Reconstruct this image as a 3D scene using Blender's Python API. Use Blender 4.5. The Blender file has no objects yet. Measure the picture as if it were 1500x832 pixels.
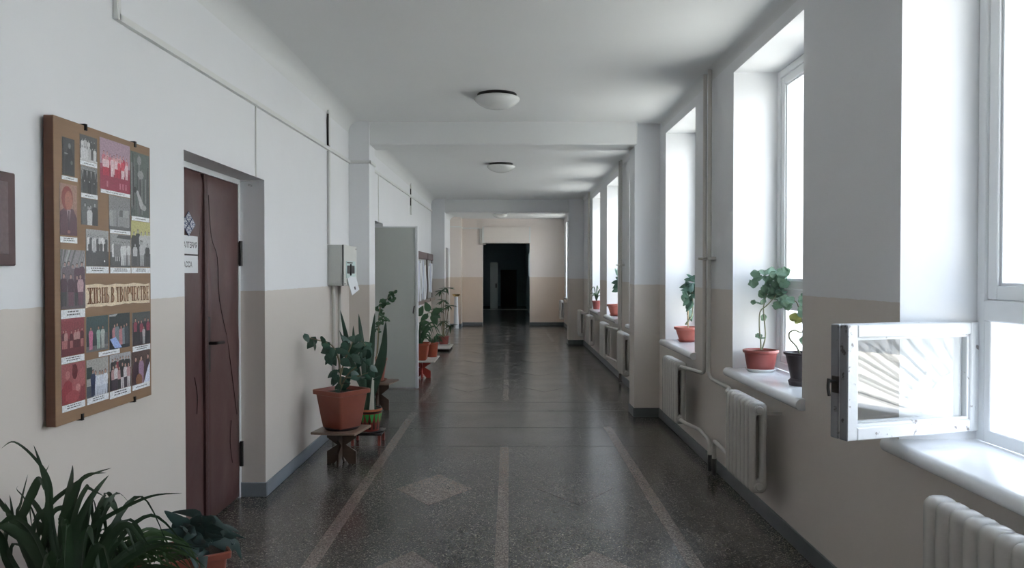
import bpy, bmesh, math, random
from mathutils import Vector, Matrix, Euler
R = random.Random(7)
PI = math.pi
S = bpy.context.scene
COL = S.collection

# ------------------------------------------------------------------ camera, sky, sun, exposure
EYE = 1.62
cam = bpy.data.cameras.new('camera')
cam.sensor_width = 36.0
cam.lens = 26.4
cam.clip_start = 0.05
cam.clip_end = 300
camo = bpy.data.objects.new('camera', cam)
camo.location = (0, 0, EYE)
camo.rotation_euler = (PI / 2 - math.atan(16 / 1100), 0, -math.atan(4 / 1100))
COL.objects.link(camo)
S.camera = camo

W = bpy.data.worlds.new('sky')
S.world = W
W.use_nodes = True
nt = W.node_tree
bg = nt.nodes['Background']
tc = nt.nodes.new('ShaderNodeTexCoord')
sp = nt.nodes.new('ShaderNodeSeparateXYZ')
cr = nt.nodes.new('ShaderNodeValToRGB')
cr.color_ramp.elements[0].position = 0.0
cr.color_ramp.elements[0].color = (1.0, 1.0, 1.0, 1)
cr.color_ramp.elements[1].position = 1.0
cr.color_ramp.elements[1].color = (0.50, 0.68, 1.0, 1)
nt.links.new(tc.outputs['Generated'], sp.inputs[0])
nt.links.new(sp.outputs['Z'], cr.inputs[0])
nt.links.new(cr.outputs[0], bg.inputs['Color'])
bg.inputs['Strength'].default_value = 1.0

sun = bpy.data.lights.new('sun', 'SUN')
sun.energy = 3.6
sun.angle = 0.02
sun.color = (1.0, 0.95, 0.87)
suno = bpy.data.objects.new('sun', sun)
suno.rotation_euler = Vector((-0.22, -0.55, 0.8)).to_track_quat('Z', 'Y').to_euler()
suno.location = (0, 0, 20)
COL.objects.link(suno)

S.view_settings.view_transform = 'Standard'
S.view_settings.look = 'None'
S.view_settings.gamma = 1.0
S.view_settings.exposure = 3.42
S.view_settings.use_curve_mapping = False
cy = S.cycles
cy.max_bounces = 14
cy.diffuse_bounces = 8
cy.glossy_bounces = 5
cy.transparent_max_bounces = 32
cy.sample_clamp_indirect = 6.0
cy.use_denoising = True
cy.caustics_reflective = False
cy.caustics_refractive = False

# ------------------------------------------------------------------ materials
def lin(c):
    c /= 255.0
    return c / 12.92 if c <= 0.04045 else ((c + 0.055) / 1.055) ** 2.4

def rgb(r, g, b, k=1.0):
    return (min(.9, lin(r) * k), min(.9, lin(g) * k), min(.9, lin(b) * k))

def node_mat(name):
    m = bpy.data.materials.new(name)
    m.use_nodes = True
    return m, m.node_tree, m.node_tree.nodes['Principled BSDF']

def noise(t, scale, detail=3, coord='Object'):
    c = t.nodes.new('ShaderNodeTexCoord')
    n = t.nodes.new('ShaderNodeTexNoise')
    n.inputs['Scale'].default_value = scale
    n.inputs['Detail'].default_value = detail
    t.links.new(c.outputs[coord], n.inputs['Vector'])
    return n

def mix(t, fac, a, b):
    x = t.nodes.new('ShaderNodeMix')
    x.data_type = 'RGBA'
    for sock, v in ((x.inputs[0], fac), (x.inputs[6], a), (x.inputs[7], b)):
        if isinstance(v, bpy.types.NodeSocket):
            t.links.new(v, sock)
        elif isinstance(v, (int, float)):
            sock.default_value = v
        else:
            sock.default_value = (v[0], v[1], v[2], 1)
    return x.outputs[2]

def bump(t, p, h, strength, dist=0.01):
    b = t.nodes.new('ShaderNodeBump')
    b.inputs['Strength'].default_value = strength
    b.inputs['Distance'].default_value = dist
    t.links.new(h, b.inputs['Height'])
    t.links.new(b.outputs[0], p.inputs['Normal'])

def mat(name, col, rough=0.5, var=0.12, scale=9.0, bmp=0.0, metal=0.0, bscale=None, spec=0.5):
    m, t, p = node_mat(name)
    n = noise(t, scale)
    lo = tuple(c * (1 - var) for c in col)
    hi = tuple(min(.92, c * (1 + var)) for c in col)
    t.links.new(mix(t, n.outputs[0], lo, hi), p.inputs['Base Color'])
    p.inputs['Roughness'].default_value = rough
    p.inputs['Metallic'].default_value = metal
    p.inputs['Specular IOR Level'].default_value = spec
    if bmp:
        b = noise(t, bscale or scale * 6)
        bump(t, p, b.outputs[0], bmp)
    return m

UP, LO = (0.79, 0.80, 0.815), (0.66, 0.605, 0.55)
def wall_mat(name='wall_two_tone_paint', border=1.492, UP=UP, LO=LO):
    m, t, p = node_mat(name)
    g = t.nodes.new('ShaderNodeNewGeometry')
    s = t.nodes.new('ShaderNodeSeparateXYZ')
    t.links.new(g.outputs['Position'], s.inputs[0])
    n = noise(t, 14, 4)
    a = t.nodes.new('ShaderNodeMath'); a.operation = 'MULTIPLY_ADD'
    a.inputs[1].default_value = 0.010; t.links.new(n.outputs[0], a.inputs[0]); t.links.new(s.outputs['Z'], a.inputs[2])
    c = t.nodes.new('ShaderNodeMath'); c.operation = 'GREATER_THAN'
    c.inputs[1].default_value = border + 0.005; t.links.new(a.outputs[0], c.inputs[0])
    n2 = noise(t, 1.3, 4)
    upc = mix(t, n2.outputs[0], tuple(v * .96 for v in UP), tuple(v * 1.03 for v in UP))
    loc = mix(t, n2.outputs[0], tuple(v * .95 for v in LO), tuple(v * 1.04 for v in LO))
    t.links.new(mix(t, c.outputs[0], loc, upc), p.inputs['Base Color'])
    r = t.nodes.new('ShaderNodeMath'); r.operation = 'MULTIPLY_ADD'
    r.inputs[1].default_value = 0.35; r.inputs[2].default_value = 0.36
    t.links.new(c.outputs[0], r.inputs[0]); t.links.new(r.outputs[0], p.inputs['Roughness'])
    n3 = noise(t, 5, 5)
    bump(t, p, n3.outputs[0], 0.12, 0.02)
    return m

def terrazzo(name, base, chip, rough=0.22):
    m, t, p = node_mat(name)
    c = t.nodes.new('ShaderNodeTexCoord')
    v = t.nodes.new('ShaderNodeTexVoronoi'); v.inputs['Scale'].default_value = 150
    t.links.new(c.outputs['Object'], v.inputs['Vector'])
    s = t.nodes.new('ShaderNodeSeparateColor'); t.links.new(v.outputs['Color'], s.inputs[0])
    rp = t.nodes.new('ShaderNodeValToRGB')
    rp.color_ramp.interpolation = 'CONSTANT'
    e = rp.color_ramp.elements
    e[0].position = 0.0; e[0].color = (*[x * .6 for x in base], 1)
    e[1].position = .93; e[1].color = (*chip, 1)
    for pos, col in ((0.3, base), (0.65, tuple(x * 1.3 for x in base)), (0.82, tuple(x * .55 for x in chip))):
        q = e.new(pos); q.color = (*col, 1)
    t.links.new(s.outputs[0], rp.inputs[0])
    n = noise(t, .7, 4)
    mm = t.nodes.new('ShaderNodeMix'); mm.data_type = 'RGBA'; mm.blend_type = 'MULTIPLY'; mm.inputs[0].default_value = 1
    rr = t.nodes.new('ShaderNodeValToRGB')
    rr.color_ramp.elements[0].position = .25; rr.color_ramp.elements[0].color = (.8, .8, .8, 1)
    rr.color_ramp.elements[1].position = .75; rr.color_ramp.elements[1].color = (1.1, 1.08, 1.05, 1)
    t.links.new(n.outputs[0], rr.inputs[0])
    t.links.new(rp.outputs[0], mm.inputs[6]); t.links.new(rr.outputs[0], mm.inputs[7])
    t.links.new(mm.outputs[2], p.inputs['Base Color'])
    n4 = noise(t, 2.2, 3)
    ra = t.nodes.new('ShaderNodeMath'); ra.operation = 'MULTIPLY_ADD'
    ra.inputs[1].default_value = .16; ra.inputs[2].default_value = rough - .08
    t.links.new(n4.outputs[0], ra.inputs[0]); t.links.new(ra.outputs[0], p.inputs['Roughness'])
    p.inputs['Specular IOR Level'].default_value = .6
    bump(t, p, n4.outputs[0], 0.05, 0.02)
    return m

def glass_mat():
    m = bpy.data.materials.new('window_glass'); m.use_nodes = True
    t = m.node_tree; t.nodes.clear()
    o = t.nodes.new('ShaderNodeOutputMaterial')
    fr = t.nodes.new('ShaderNodeFresnel'); ge = t.nodes.new('ShaderNodeNewGeometry')
    mi = t.nodes.new('ShaderNodeMath'); mi.operation = 'MULTIPLY_ADD'      # same index of refraction from both sides of the thin sheet
    mi.inputs[1].default_value = 1 / 1.5 - 1.5; mi.inputs[2].default_value = 1.5
    t.links.new(ge.outputs['Backfacing'], mi.inputs[0]); t.links.new(mi.outputs[0], fr.inputs[0])
    n = noise(t, 4); b = t.nodes.new('ShaderNodeBump'); b.inputs['Strength'].default_value = .004
    t.links.new(n.outputs[0], b.inputs['Height'])
    tr = t.nodes.new('ShaderNodeBsdfTransparent'); tr.inputs[0].default_value = (.985, .99, .988, 1)
    gl = t.nodes.new('ShaderNodeBsdfGlossy'); gl.inputs['Roughness'].default_value = 0.0
    mx = t.nodes.new('ShaderNodeMixShader')
    t.links.new(fr.outputs[0], mx.inputs[0]); t.links.new(tr.outputs[0], mx.inputs[1]); t.links.new(gl.outputs[0], mx.inputs[2])
    t.links.new(mx.outputs[0], o.inputs[0])
    return m

def leaf_mat(name, col, col2, rough=.42, trans=.25):
    m, t, p = node_mat(name)
    n = noise(t, 7, 3)
    c = mix(t, n.outputs[0], col, col2)
    t.links.new(c, p.inputs['Base Color'])
    p.inputs['Roughness'].default_value = rough
    o = t.nodes['Material Output']
    tl = t.nodes.new('ShaderNodeBsdfTranslucent'); t.links.new(c, tl.inputs[0])
    mx = t.nodes.new('ShaderNodeMixShader'); mx.inputs[0].default_value = trans
    t.links.new(p.outputs[0], mx.inputs[1]); t.links.new(tl.outputs[0], mx.inputs[2])
    t.links.new(mx.outputs[0], o.inputs[0])
    return m

def print_mat():
    m, t, p = node_mat('photo_print')
    a = t.nodes.new('ShaderNodeVertexColor'); a.layer_name = 'ink'
    n = noise(t, 140, 3)
    mm = t.nodes.new('ShaderNodeMix'); mm.data_type = 'RGBA'; mm.blend_type = 'MULTIPLY'; mm.inputs[0].default_value = 1
    rr = t.nodes.new('ShaderNodeValToRGB')
    rr.color_ramp.elements[0].position = .3; rr.color_ramp.elements[0].color = (.78, .78, .78, 1)
    rr.color_ramp.elements[1].position = .7; rr.color_ramp.elements[1].color = (1.2, 1.2, 1.2, 1)
    t.links.new(n.outputs[0], rr.inputs[0])
    t.links.new(a.outputs[0], mm.inputs[6]); t.links.new(rr.outputs[0], mm.inputs[7])
    t.links.new(mm.outputs[2], p.inputs['Base Color'])
    p.inputs['Roughness'].default_value = .38
    return m

def painted_wood(name, col, under):
    m, t, p = node_mat(name)
    n = noise(t, 24, 5)
    r = t.nodes.new('ShaderNodeValToRGB')
    r.color_ramp.elements[0].position = .63; r.color_ramp.elements[0].color = (0, 0, 0, 1)
    r.color_ramp.elements[1].position = .68; r.color_ramp.elements[1].color = (1, 1, 1, 1)
    t.links.new(n.outputs[0], r.inputs[0])
    t.links.new(mix(t, r.outputs[0], col, under), p.inputs['Base Color'])
    p.inputs['Roughness'].default_value = .4
    bump(t, p, n.outputs[0], .15, .01)
    return m

def wood(name, a, b, rough=.5, sc=(3, 3, 30)):
    m, t, p = node_mat(name)
    c = t.nodes.new('ShaderNodeTexCoord'); mp = t.nodes.new('ShaderNodeMapping')
    mp.inputs['Scale'].default_value = sc
    n = t.nodes.new('ShaderNodeTexNoise'); n.inputs['Scale'].default_value = 2.5; n.inputs['Detail'].default_value = 5
    t.links.new(c.outputs['Object'], mp.inputs[0]); t.links.new(mp.outputs[0], n.inputs['Vector'])
    t.links.new(mix(t, n.outputs[0], a, b), p.inputs['Base Color'])
    p.inputs['Roughness'].default_value = rough
    return m

M = {}
M['wall'] = wall_mat()
M['wall_warm_light'] = wall_mat('two_tone_with_warm_light', 1.492, (.76, .69, .64), (.66, .54, .44))  # two-tone paint with the far bay's warm light put into both colours
M['white_warm_light'] = mat('white_with_warm_light', (.76, .70, .65), .6, .03)  # white tinted by the same warm light, for the far panel
M['white_wall'] = mat('white_reveal_paint', (.86, .87, .88), .6, .03, 2, .08)
M['ceiling'] = mat('ceiling_whitewash', (.75, .76, .755), .85, .03, 1.2, .1, bscale=6)
M['floor'] = terrazzo('dark_terrazzo', (.070, .066, .058), (.27, .25, .22))
M['inlay'] = terrazzo('pinkish_terrazzo', (.20, .163, .143), (.34, .29, .25))
M['inlay_dark'] = terrazzo('grey_terrazzo', (.092, .086, .076), (.29, .27, .24))
M['seam'] = mat('floor_seam', (.03, .03, .028), .5)
M['base'] = mat('baseboard_grey_paint', (.20, .225, .245), .45, .1, 5, .05)
M['base_right'] = mat('baseboard_dark_grey_paint', (.13, .14, .145), .45, .1, 5, .05)
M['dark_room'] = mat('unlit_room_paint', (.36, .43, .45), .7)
M['trunk'] = mat('white_plastic_trunking', (.72, .73, .71), .45, .04)
M['glass'] = glass_mat()
M['frame'] = painted_wood('chipped_white_paint', (.80, .82, .83), (.30, .28, .27))
M['frame_clean'] = mat('white_window_paint', (.80, .82, .83), .35, .04, 4, .06)
M['sash_edge'] = painted_wood('worn_grey_paint', (.25, .26, .275), (.05, .045, .045))
M['sill'] = mat('white_enamel_sill', (.82, .83, .84), .16, .03, 6, .06, bscale=14)
M['radiator'] = mat('cream_radiator_enamel', (.54, .52, .485), .26, .06, 8, .12, bscale=40)
M['pipe'] = mat('cream_pipe_enamel', (.57, .55, .51), .35, .05)
M['pipe_foot'] = mat('dark_pipe_foot', (.06, .06, .06), .5)
M['metal_dark'] = mat('dark_metal', (.035, .032, .03), .4, .2, metal=.6)
M['black'] = mat('black_paint', (.012, .012, .012), .5)
M['brass'] = mat('brass', (.75, .55, .22), .22, .1, metal=1.0)
M['steel'] = mat('steel', (.6, .6, .6), .3, .05, metal=1.0)
M['lamp'] = mat('opal_lamp_glass', (.74, .75, .73), .25, .02)
M['maroon'] = mat('maroon_leatherette', (.085, .037, .034), .42, .25, 3, .5, bscale=5)
M['crease'] = mat('dark_crease', (.02, .009, .009), .6)
M['door_white'] = mat('greyish_white_door_paint', (.62, .65, .61), .38, .04, 2, .04)
M['door_brown'] = mat('brown_door_paint', (.16, .10, .08), .45)
M['board'] = wood('fibreboard_veneer', rgb(116, 92, 70, 1.4), rgb(126, 100, 76, 1.45), .5, (2, 2, 30))
M['board_side'] = wood('dark_board_edge', rgb(80, 52, 40, 1.2), rgb(96, 64, 48, 1.2), .55)
M['plaque'] = mat('brown_granite_plaque', rgb(82, 64, 66, 1.5), .35, .35, 60)
M['plaque_edge'] = mat('dark_red_plaque_edge', rgb(62, 38, 38, 1.5), .4, .2, 30)
M['print'] = print_mat()
M['cream'] = mat('cream_title_card', rgb(225, 200, 150, 1.0), .5, .04)
M['brown_ink'] = mat('brown_letters', rgb(104, 66, 36, 1.5), .5, .05)
M['paper'] = mat('white_paper', (.74, .76, .78), .6, .04)
M['ink'] = mat('black_ink', (.02, .02, .022), .6)
M['blue_ink'] = mat('blue_ink', (.05, .07, .17), .5)
M['box'] = mat('grey_metal_cabinet', (.52, .53, .50), .4, .05)
M['box_front'] = mat('ivory_cabinet_front', (.66, .66, .62), .4, .05)
M['mint'] = mat('mint_breaker_plastic', (.55, .68, .66), .35, .05)
M['terra'] = mat('terracotta_plastic', (.26, .075, .050), .38, .12, 12)
M['terra_light'] = mat('salmon_terracotta_plastic', (.52, .16, .12), .4, .08, 12)
M['terra_orange'] = mat('orange_plastic', (.34, .075, .040), .4, .1, 12)
M['terra_dark'] = mat('red_brown_plastic', (.30, .075, .065), .38, .1, 12)
M['pot_black'] = mat('dark_brown_plastic', (.040, .030, .032), .35, .1, 12)
M['saucer'] = mat('white_saucer_glaze', (.75, .76, .74), .25, .04)
M['soil'] = mat('potting_soil', (.028, .020, .015), .95, .5, 40, .8)
M['stand_top'] = wood('brown_board', (.16, .105, .075), (.22, .15, .11), .35)
M['stand_leg'] = wood('dark_brown_board', (.060, .038, .026), (.095, .060, .042), .4)
M['stand_red'] = mat('red_brown_paint', (.22, .05, .04), .4)
M['stand_bright'] = mat('bright_red_paint', (.42, .06, .045), .4)
M['painted_red'] = mat('painted_pot_red', (.25, .04, .03), .45)
M['painted_green'] = mat('painted_pot_green', (.05, .36, .08), .45)
M['painted_dark'] = mat('painted_pot_dark', (.03, .015, .012), .45)
M['painted_orange'] = mat('painted_pot_orange_line', (.55, .16, .07), .45)
M['leaf_dark'] = leaf_mat('dark_strap_leaf', (.017, .038, .018), (.032, .064, .028))
M['leaf_cascade'] = leaf_mat('green_arching_leaf', (.035, .075, .030), (.07, .13, .05))
M['leaf_brom'] = leaf_mat('bluish_broad_leaf', (.020, .042, .038), (.042, .078, .070), .3, .1)
M['leaf_ficus'] = leaf_mat('dark_glossy_leaf', (.025, .065, .045), (.06, .13, .09), .25, .15)
M['leaf_sanse'] = leaf_mat('snake_plant_leaf', (.018, .050, .030), (.045, .095, .055), .35, .05)
M['leaf_pale'] = leaf_mat('pale_leaf', (.72, .74, .66), (.80, .80, .72), .4, .1)
M['leaf_vine'] = leaf_mat('vine_leaf', (.035, .095, .045), (.07, .15, .07))
M['leaf_ger'] = leaf_mat('geranium_leaf', (.11, .195, .125), (.19, .29, .195), .5, .35)
M['leaf_suc'] = leaf_mat('grey_green_leaf', (.055, .12, .085), (.10, .19, .13), .4, .15)
M['leaf_yellow'] = leaf_mat('yellowing_leaf', (.35, .33, .10), (.25, .30, .10), .5, .3)
M['leaf_palm'] = leaf_mat('umbrella_leaf', (.03, .07, .035), (.055, .11, .05))
M['stem'] = mat('plant_stem', (.16, .14, .07), .6)
M['stem_green'] = mat('green_stem', (.19, .20, .12), .6)
M['stick'] = mat('wooden_stick', (.45, .33, .2), .6)
M['plank'] = mat('pale_board', (.5, .47, .43), .6)
M['asphalt'] = mat('pale_concrete_yard', (.50, .48, .43), .9, .08, .6)
M['fence'] = mat('grey_corrugated_sheet', (.42, .44, .46), .5, .05)
M['fence_rail'] = mat('fence_rail', (.25, .26, .27), .5)
M['grille'] = mat('grey_grille_paint', (.35, .36, .37), .45)
M['floral'] = mat('floral_blue_cloth', (.55, .58, .68), .7, .3, 30)

# ------------------------------------------------------------------ mesh helpers
def nb():
    return bmesh.new()

def obj(name, bm, mats, parent=None, loc=None, rot=None, smooth=None, norm=True):
    me = bpy.data.meshes.new(name)
    if norm:
        bmesh.ops.recalc_face_normals(bm, faces=bm.faces)
    bm.to_mesh(me); bm.free()
    for m in (mats if isinstance(mats, (list, tuple)) else [mats]):
        me.materials.append(m)
    if smooth is not None:
        me.polygons.foreach_set('use_smooth', [True] * len(me.polygons))
        me.set_sharp_from_angle(angle=math.radians(smooth))
    return link(name, me, parent, loc, rot)

def link(name, me, parent=None, loc=None, rot=None):
    o = bpy.data.objects.new(name, me)
    COL.objects.link(o)
    if parent is not None:
        o.parent = parent
    if loc is not None:
        o.location = loc
    if rot is not None:
        o.rotation_euler = rot
    return o

def tag(o, label, cat, group=None, kind=None):
    o['label'] = label; o['category'] = cat
    if group: o['group'] = group
    if kind: o['kind'] = kind
    return o

def thing(name, label, cat, loc=(0, 0, 0), rz=0, group=None):
    o = bpy.data.objects.new(name, None)
    COL.objects.link(o)
    o.empty_display_size = .1
    o.location = loc; o.rotation_euler = (0, 0, rz)
    return tag(o, label, cat, group)

def structure(o, label=None, cat=None):
    o['kind'] = 'structure'
    if label: o['label'] = label
    if cat: o['category'] = cat
    return o

def group_empty(name, label, cat, loc=(0, 0, 0)):
    o = bpy.data.objects.new(name, None); COL.objects.link(o); o.location = loc
    o.empty_display_size = .1
    return structure(o, label, cat)

def copy_tree(o, parent=None):
    c = o.copy(); COL.objects.link(c)
    if parent is not None: c.parent = parent
    for ch in list(o.children):
        copy_tree(ch, c)
    return c

def box(bm, x0, x1, y0, y1, z0, z1, bev=0.0, mi=0, seg=1, mtx=None):
    vs = [bm.verts.new((x, y, z)) for x in (x0, x1) for y in (y0, y1) for z in (z0, z1)]
    if mtx is not None:
        for v in vs: v.co = mtx @ v.co
    f = [(0, 1, 3, 2), (4, 6, 7, 5), (0, 4, 5, 1), (2, 3, 7, 6), (0, 2, 6, 4), (1, 5, 7, 3)]
    fs = [bm.faces.new([vs[i] for i in q]) for q in f]
    for q in fs: q.material_index = mi
    if bev:
        es = list({e for q in fs for e in q.edges})
        bmesh.ops.bevel(bm, geom=es, offset=bev, segments=seg, profile=.7, affect='EDGES')
    return fs

def smooth_path(pts, n=4):
    p = [Vector(q) for q in pts]
    if len(p) < 3: return p
    out = []
    for i in range(len(p) - 1):
        a, b = p[max(i - 1, 0)], p[i]
        c, d = p[i + 1], p[min(i + 2, len(p) - 1)]
        for k in range(n):
            t = k / n
            out.append(.5 * ((2 * b) + (c - a) * t + (2 * a - 5 * b + 4 * c - d) * t * t + (3 * b - a - 3 * c + d) * t ** 3))
    out.append(p[-1])
    return out

def tube(bm, pts, rad, n=8, mi=0, caps=True):
    pts = [Vector(p) for p in pts]
    rings = []
    last = None
    for i, p in enumerate(pts):
        t = (pts[min(i + 1, len(pts) - 1)] - pts[max(i - 1, 0)])
        t = t.normalized() if t.length > 1e-9 else Vector((0, 0, 1))
        if last is None:
            u = t.orthogonal().normalized()
        else:
            u = (last - t * last.dot(t))
            u = u.normalized() if u.length > 1e-6 else t.orthogonal().normalized()
        last = u
        w = t.cross(u)
        r = rad[i] if isinstance(rad, (list, tuple)) else rad
        rings.append([bm.verts.new(p + (u * math.cos(2 * PI * k / n) + w * math.sin(2 * PI * k / n)) * r) for k in range(n)])
    for a, b in zip(rings, rings[1:]):
        for k in range(n):
            bm.faces.new((a[k], a[(k + 1) % n], b[(k + 1) % n], b[k])).material_index = mi
    if caps:
        bm.faces.new(rings[0][::-1]).material_index = mi
        bm.faces.new(rings[-1]).material_index = mi

def lathe(bm, prof, n=28, mi=0, c=(0, 0), z0=0, mis=None):
    rings = []
    for r, z in prof:
        if r < 1e-5:
            rings.append([bm.verts.new((c[0], c[1], z0 + z))])
        else:
            rings.append([bm.verts.new((c[0] + r * math.cos(2 * PI * k / n), c[1] + r * math.sin(2 * PI * k / n), z0 + z)) for k in range(n)])
    for i, (a, b) in enumerate(zip(rings, rings[1:])):
        m = mis[i] if mis else mi
        for k in range(n):
            k2 = (k + 1) % n
            if len(a) == 1 and len(b) == 1: continue
            if len(a) == 1: f = bm.faces.new((a[0], b[k], b[k2]))
            elif len(b) == 1: f = bm.faces.new((a[k], a[k2], b[0]))
            else: f = bm.faces.new((a[k], a[k2], b[k2], b[k]))
            f.material_index = m

def prism(bm, poly, axis, a0, a1, mi=0):
    """closed outline (two coordinates) pushed along an axis"""
    def P(u, v, a):
        return (a, u, v) if axis == 0 else ((u, a, v) if axis == 1 else (u, v, a))
    A = [bm.verts.new(P(u, v, a0)) for u, v in poly]
    B = [bm.verts.new(P(u, v, a1)) for u, v in poly]
    n = len(poly)
    bm.faces.new(A).material_index = mi
    bm.faces.new(B[::-1]).material_index = mi
    for i in range(n):
        bm.faces.new((A[i], B[i], B[(i + 1) % n], A[(i + 1) % n])).material_index = mi

def wall_x(bm, x_in, x_out, y0, y1, z0, z1, openings, reveal=1):
    """wall standing at x, with real openings (ya, yb, za, zb); reveals take material 1"""
    ys = sorted({y0, y1, *[v for o in openings for v in o[:2]]})
    zs = sorted({z0, z1, *[v for o in openings for v in o[2:]]})
    def inside(y, z): return any(o[0] < y < o[1] and o[2] < z < o[3] for o in openings)
    for a, b in zip(ys, ys[1:]):
        for c, d in zip(zs, zs[1:]):
            if inside((a + b) / 2, (c + d) / 2): continue
            for x in (x_in, x_out):
                bm.faces.new([bm.verts.new((x, y, z)) for y, z in ((a, c), (b, c), (b, d), (a, d))])
    for ya, yb, za, zb in openings:
        for q in (((ya, za), (ya, zb)), ((yb, za), (yb, zb)), ((ya, za), (yb, za)), ((ya, zb), (yb, zb))):
            if q[0][1] <= z0 and q[1][1] <= z0: continue
            (p1, q1), (p2, q2) = q
            f = bm.faces.new([bm.verts.new(v) for v in ((x_in, p1, q1), (x_in, p2, q2), (x_out, p2, q2), (x_out, p1, q1))])
            f.material_index = reveal
    for q in (((y0, z0), (y0, z1)), ((y1, z0), (y1, z1)), ((y0, z1), (y1, z1))):
        (p1, q1), (p2, q2) = q
        bm.faces.new([bm.verts.new(v) for v in ((x_in, p1, q1), (x_in, p2, q2), (x_out, p2, q2), (x_out, p1, q1))])
    bmesh.ops.remove_doubles(bm, verts=bm.verts, dist=1e-5)

def ribbon(bm, path, width, side=None, fold=.25, tip=.0, base=.5, mi=0, twist=0.0, profile=None):
    """a leaf blade of three columns along a path, tapering to its tip"""
    n = len(path)
    cols = []
    for i, p in enumerate(path):
        t = (path[min(i + 1, n - 1)] - path[max(i - 1, 0)]).normalized()
        s = Vector(side) if side is not None else t.cross(Vector((0, -1, 0)))
        s = s - t * s.dot(t)
        if s.length < 1e-4: s = t.orthogonal()
        s.normalize()
        if twist: s = Matrix.Rotation(twist, 3, t) @ s
        nr = t.cross(s)
        u = i / (n - 1)
        w = profile(u) if profile else (base + (1 - base) * min(1, u * 3.2)) * (1 - u ** 2.6) + tip * u
        w *= width * .5
        cols.append([bm.verts.new(p + s * w + nr * fold * w), bm.verts.new(p), bm.verts.new(p - s * w + nr * fold * w)])
    for a, b in zip(cols, cols[1:]):
        for k in (0, 1):
            bm.faces.new((a[k], a[k + 1], b[k + 1], b[k])).material_index = mi

def blade(name, pts, width, mt, parent, org, twist=0.0, **kw):
    bm = nb()
    path = smooth_path([Vector(p) - Vector(org) for p in pts], 5)
    ribbon(bm, path, width, twist=twist, **kw)
    return obj(name, bm, mt, parent, smooth=60, norm=False)

def leaf_shape(prof, n=7, bend=.25, fold=.3):
    """unit leaf along +Y, normal +Z"""
    bm = nb()
    path = [Vector((0, i / n, -bend * (i / n) ** 2)) for i in range(n + 1)]
    ribbon(bm, path, 1.0, side=(1, 0, 0), fold=fold, profile=prof)
    me = bpy.data.meshes.new('leaf'); bm.to_mesh(me); bm.free()
    me.polygons.foreach_set('use_smooth', [True] * len(me.polygons))
    return me

def round_leaf():
    """lobed geranium leaf, unit size, stalk at the origin"""
    bm = nb()
    c = bm.verts.new((0, .18, 0.0))
    ring = []
    n = 20
    for k in range(n):
        a = -PI / 2 + .28 + (2 * PI - .56) * k / (n - 1)
        r = .5 * (1 + .10 * math.cos(5 * a + .4)) * (.86 + .14 * math.sin(a))
        ring.append(bm.verts.new((r * math.cos(a), .45 + r * math.sin(a), .09 * math.sin(3 * a) + .05)))
    for a, b in zip(ring, ring[1:]):
        bm.faces.new((c, a, b))
    me = bpy.data.meshes.new('leaf'); bm.to_mesh(me); bm.free()
    me.polygons.foreach_set('use_smooth', [True] * len(me.polygons))
    return me

def with_mat(me, m):
    me = me.copy(); me.materials.clear(); me.materials.append(m); return me

def place_leaf(me, parent, p, direction, size, face=(0, -1, .4), width=None, name='leaf'):
    d = Vector(direction).normalized()
    nr = Vector(face); nr = (nr - d * nr.dot(d))
    nr = nr.normalized() if nr.length > 1e-4 else d.orthogonal().normalized()
    s = d.cross(nr)
    o = link(name, me, parent)
    w = width or size
    o.matrix_local = Matrix(((s.x * w, d.x * size, nr.x * size, p[0]), (s.y * w, d.y * size, nr.y * size, p[1]), (s.z * w, d.z * size, nr.z * size, p[2]), (0, 0, 0, 1)))
    return o

def text_mesh(body, height, width, depth=.0008):
    """flat letters: x to the right, y up, centred, scaled to the given box"""
    cu = bpy.data.curves.new('letters', 'FONT'); cu.body = body
    cu.extrude = 0; cu.offset = 0.014; cu.resolution_u = 3
    o = bpy.data.objects.new('letters', cu); COL.objects.link(o)
    bpy.context.view_layer.update()
    me = bpy.data.meshes.new_from_object(o.evaluated_get(bpy.context.evaluated_depsgraph_get()))
    bpy.data.objects.remove(o); bpy.data.curves.remove(cu)
    xs = [v.co.x for v in me.vertices]; ys = [v.co.y for v in me.vertices]
    cx, cyy = (min(xs) + max(xs)) / 2, (min(ys) + max(ys)) / 2
    sx, sy = width / (max(xs) - min(xs)), height / (max(ys) - min(ys))
    for v in me.vertices:
        v.co = ((v.co.x - cx) * sx, (v.co.y - cyy) * sy, 0)
    return me

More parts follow.
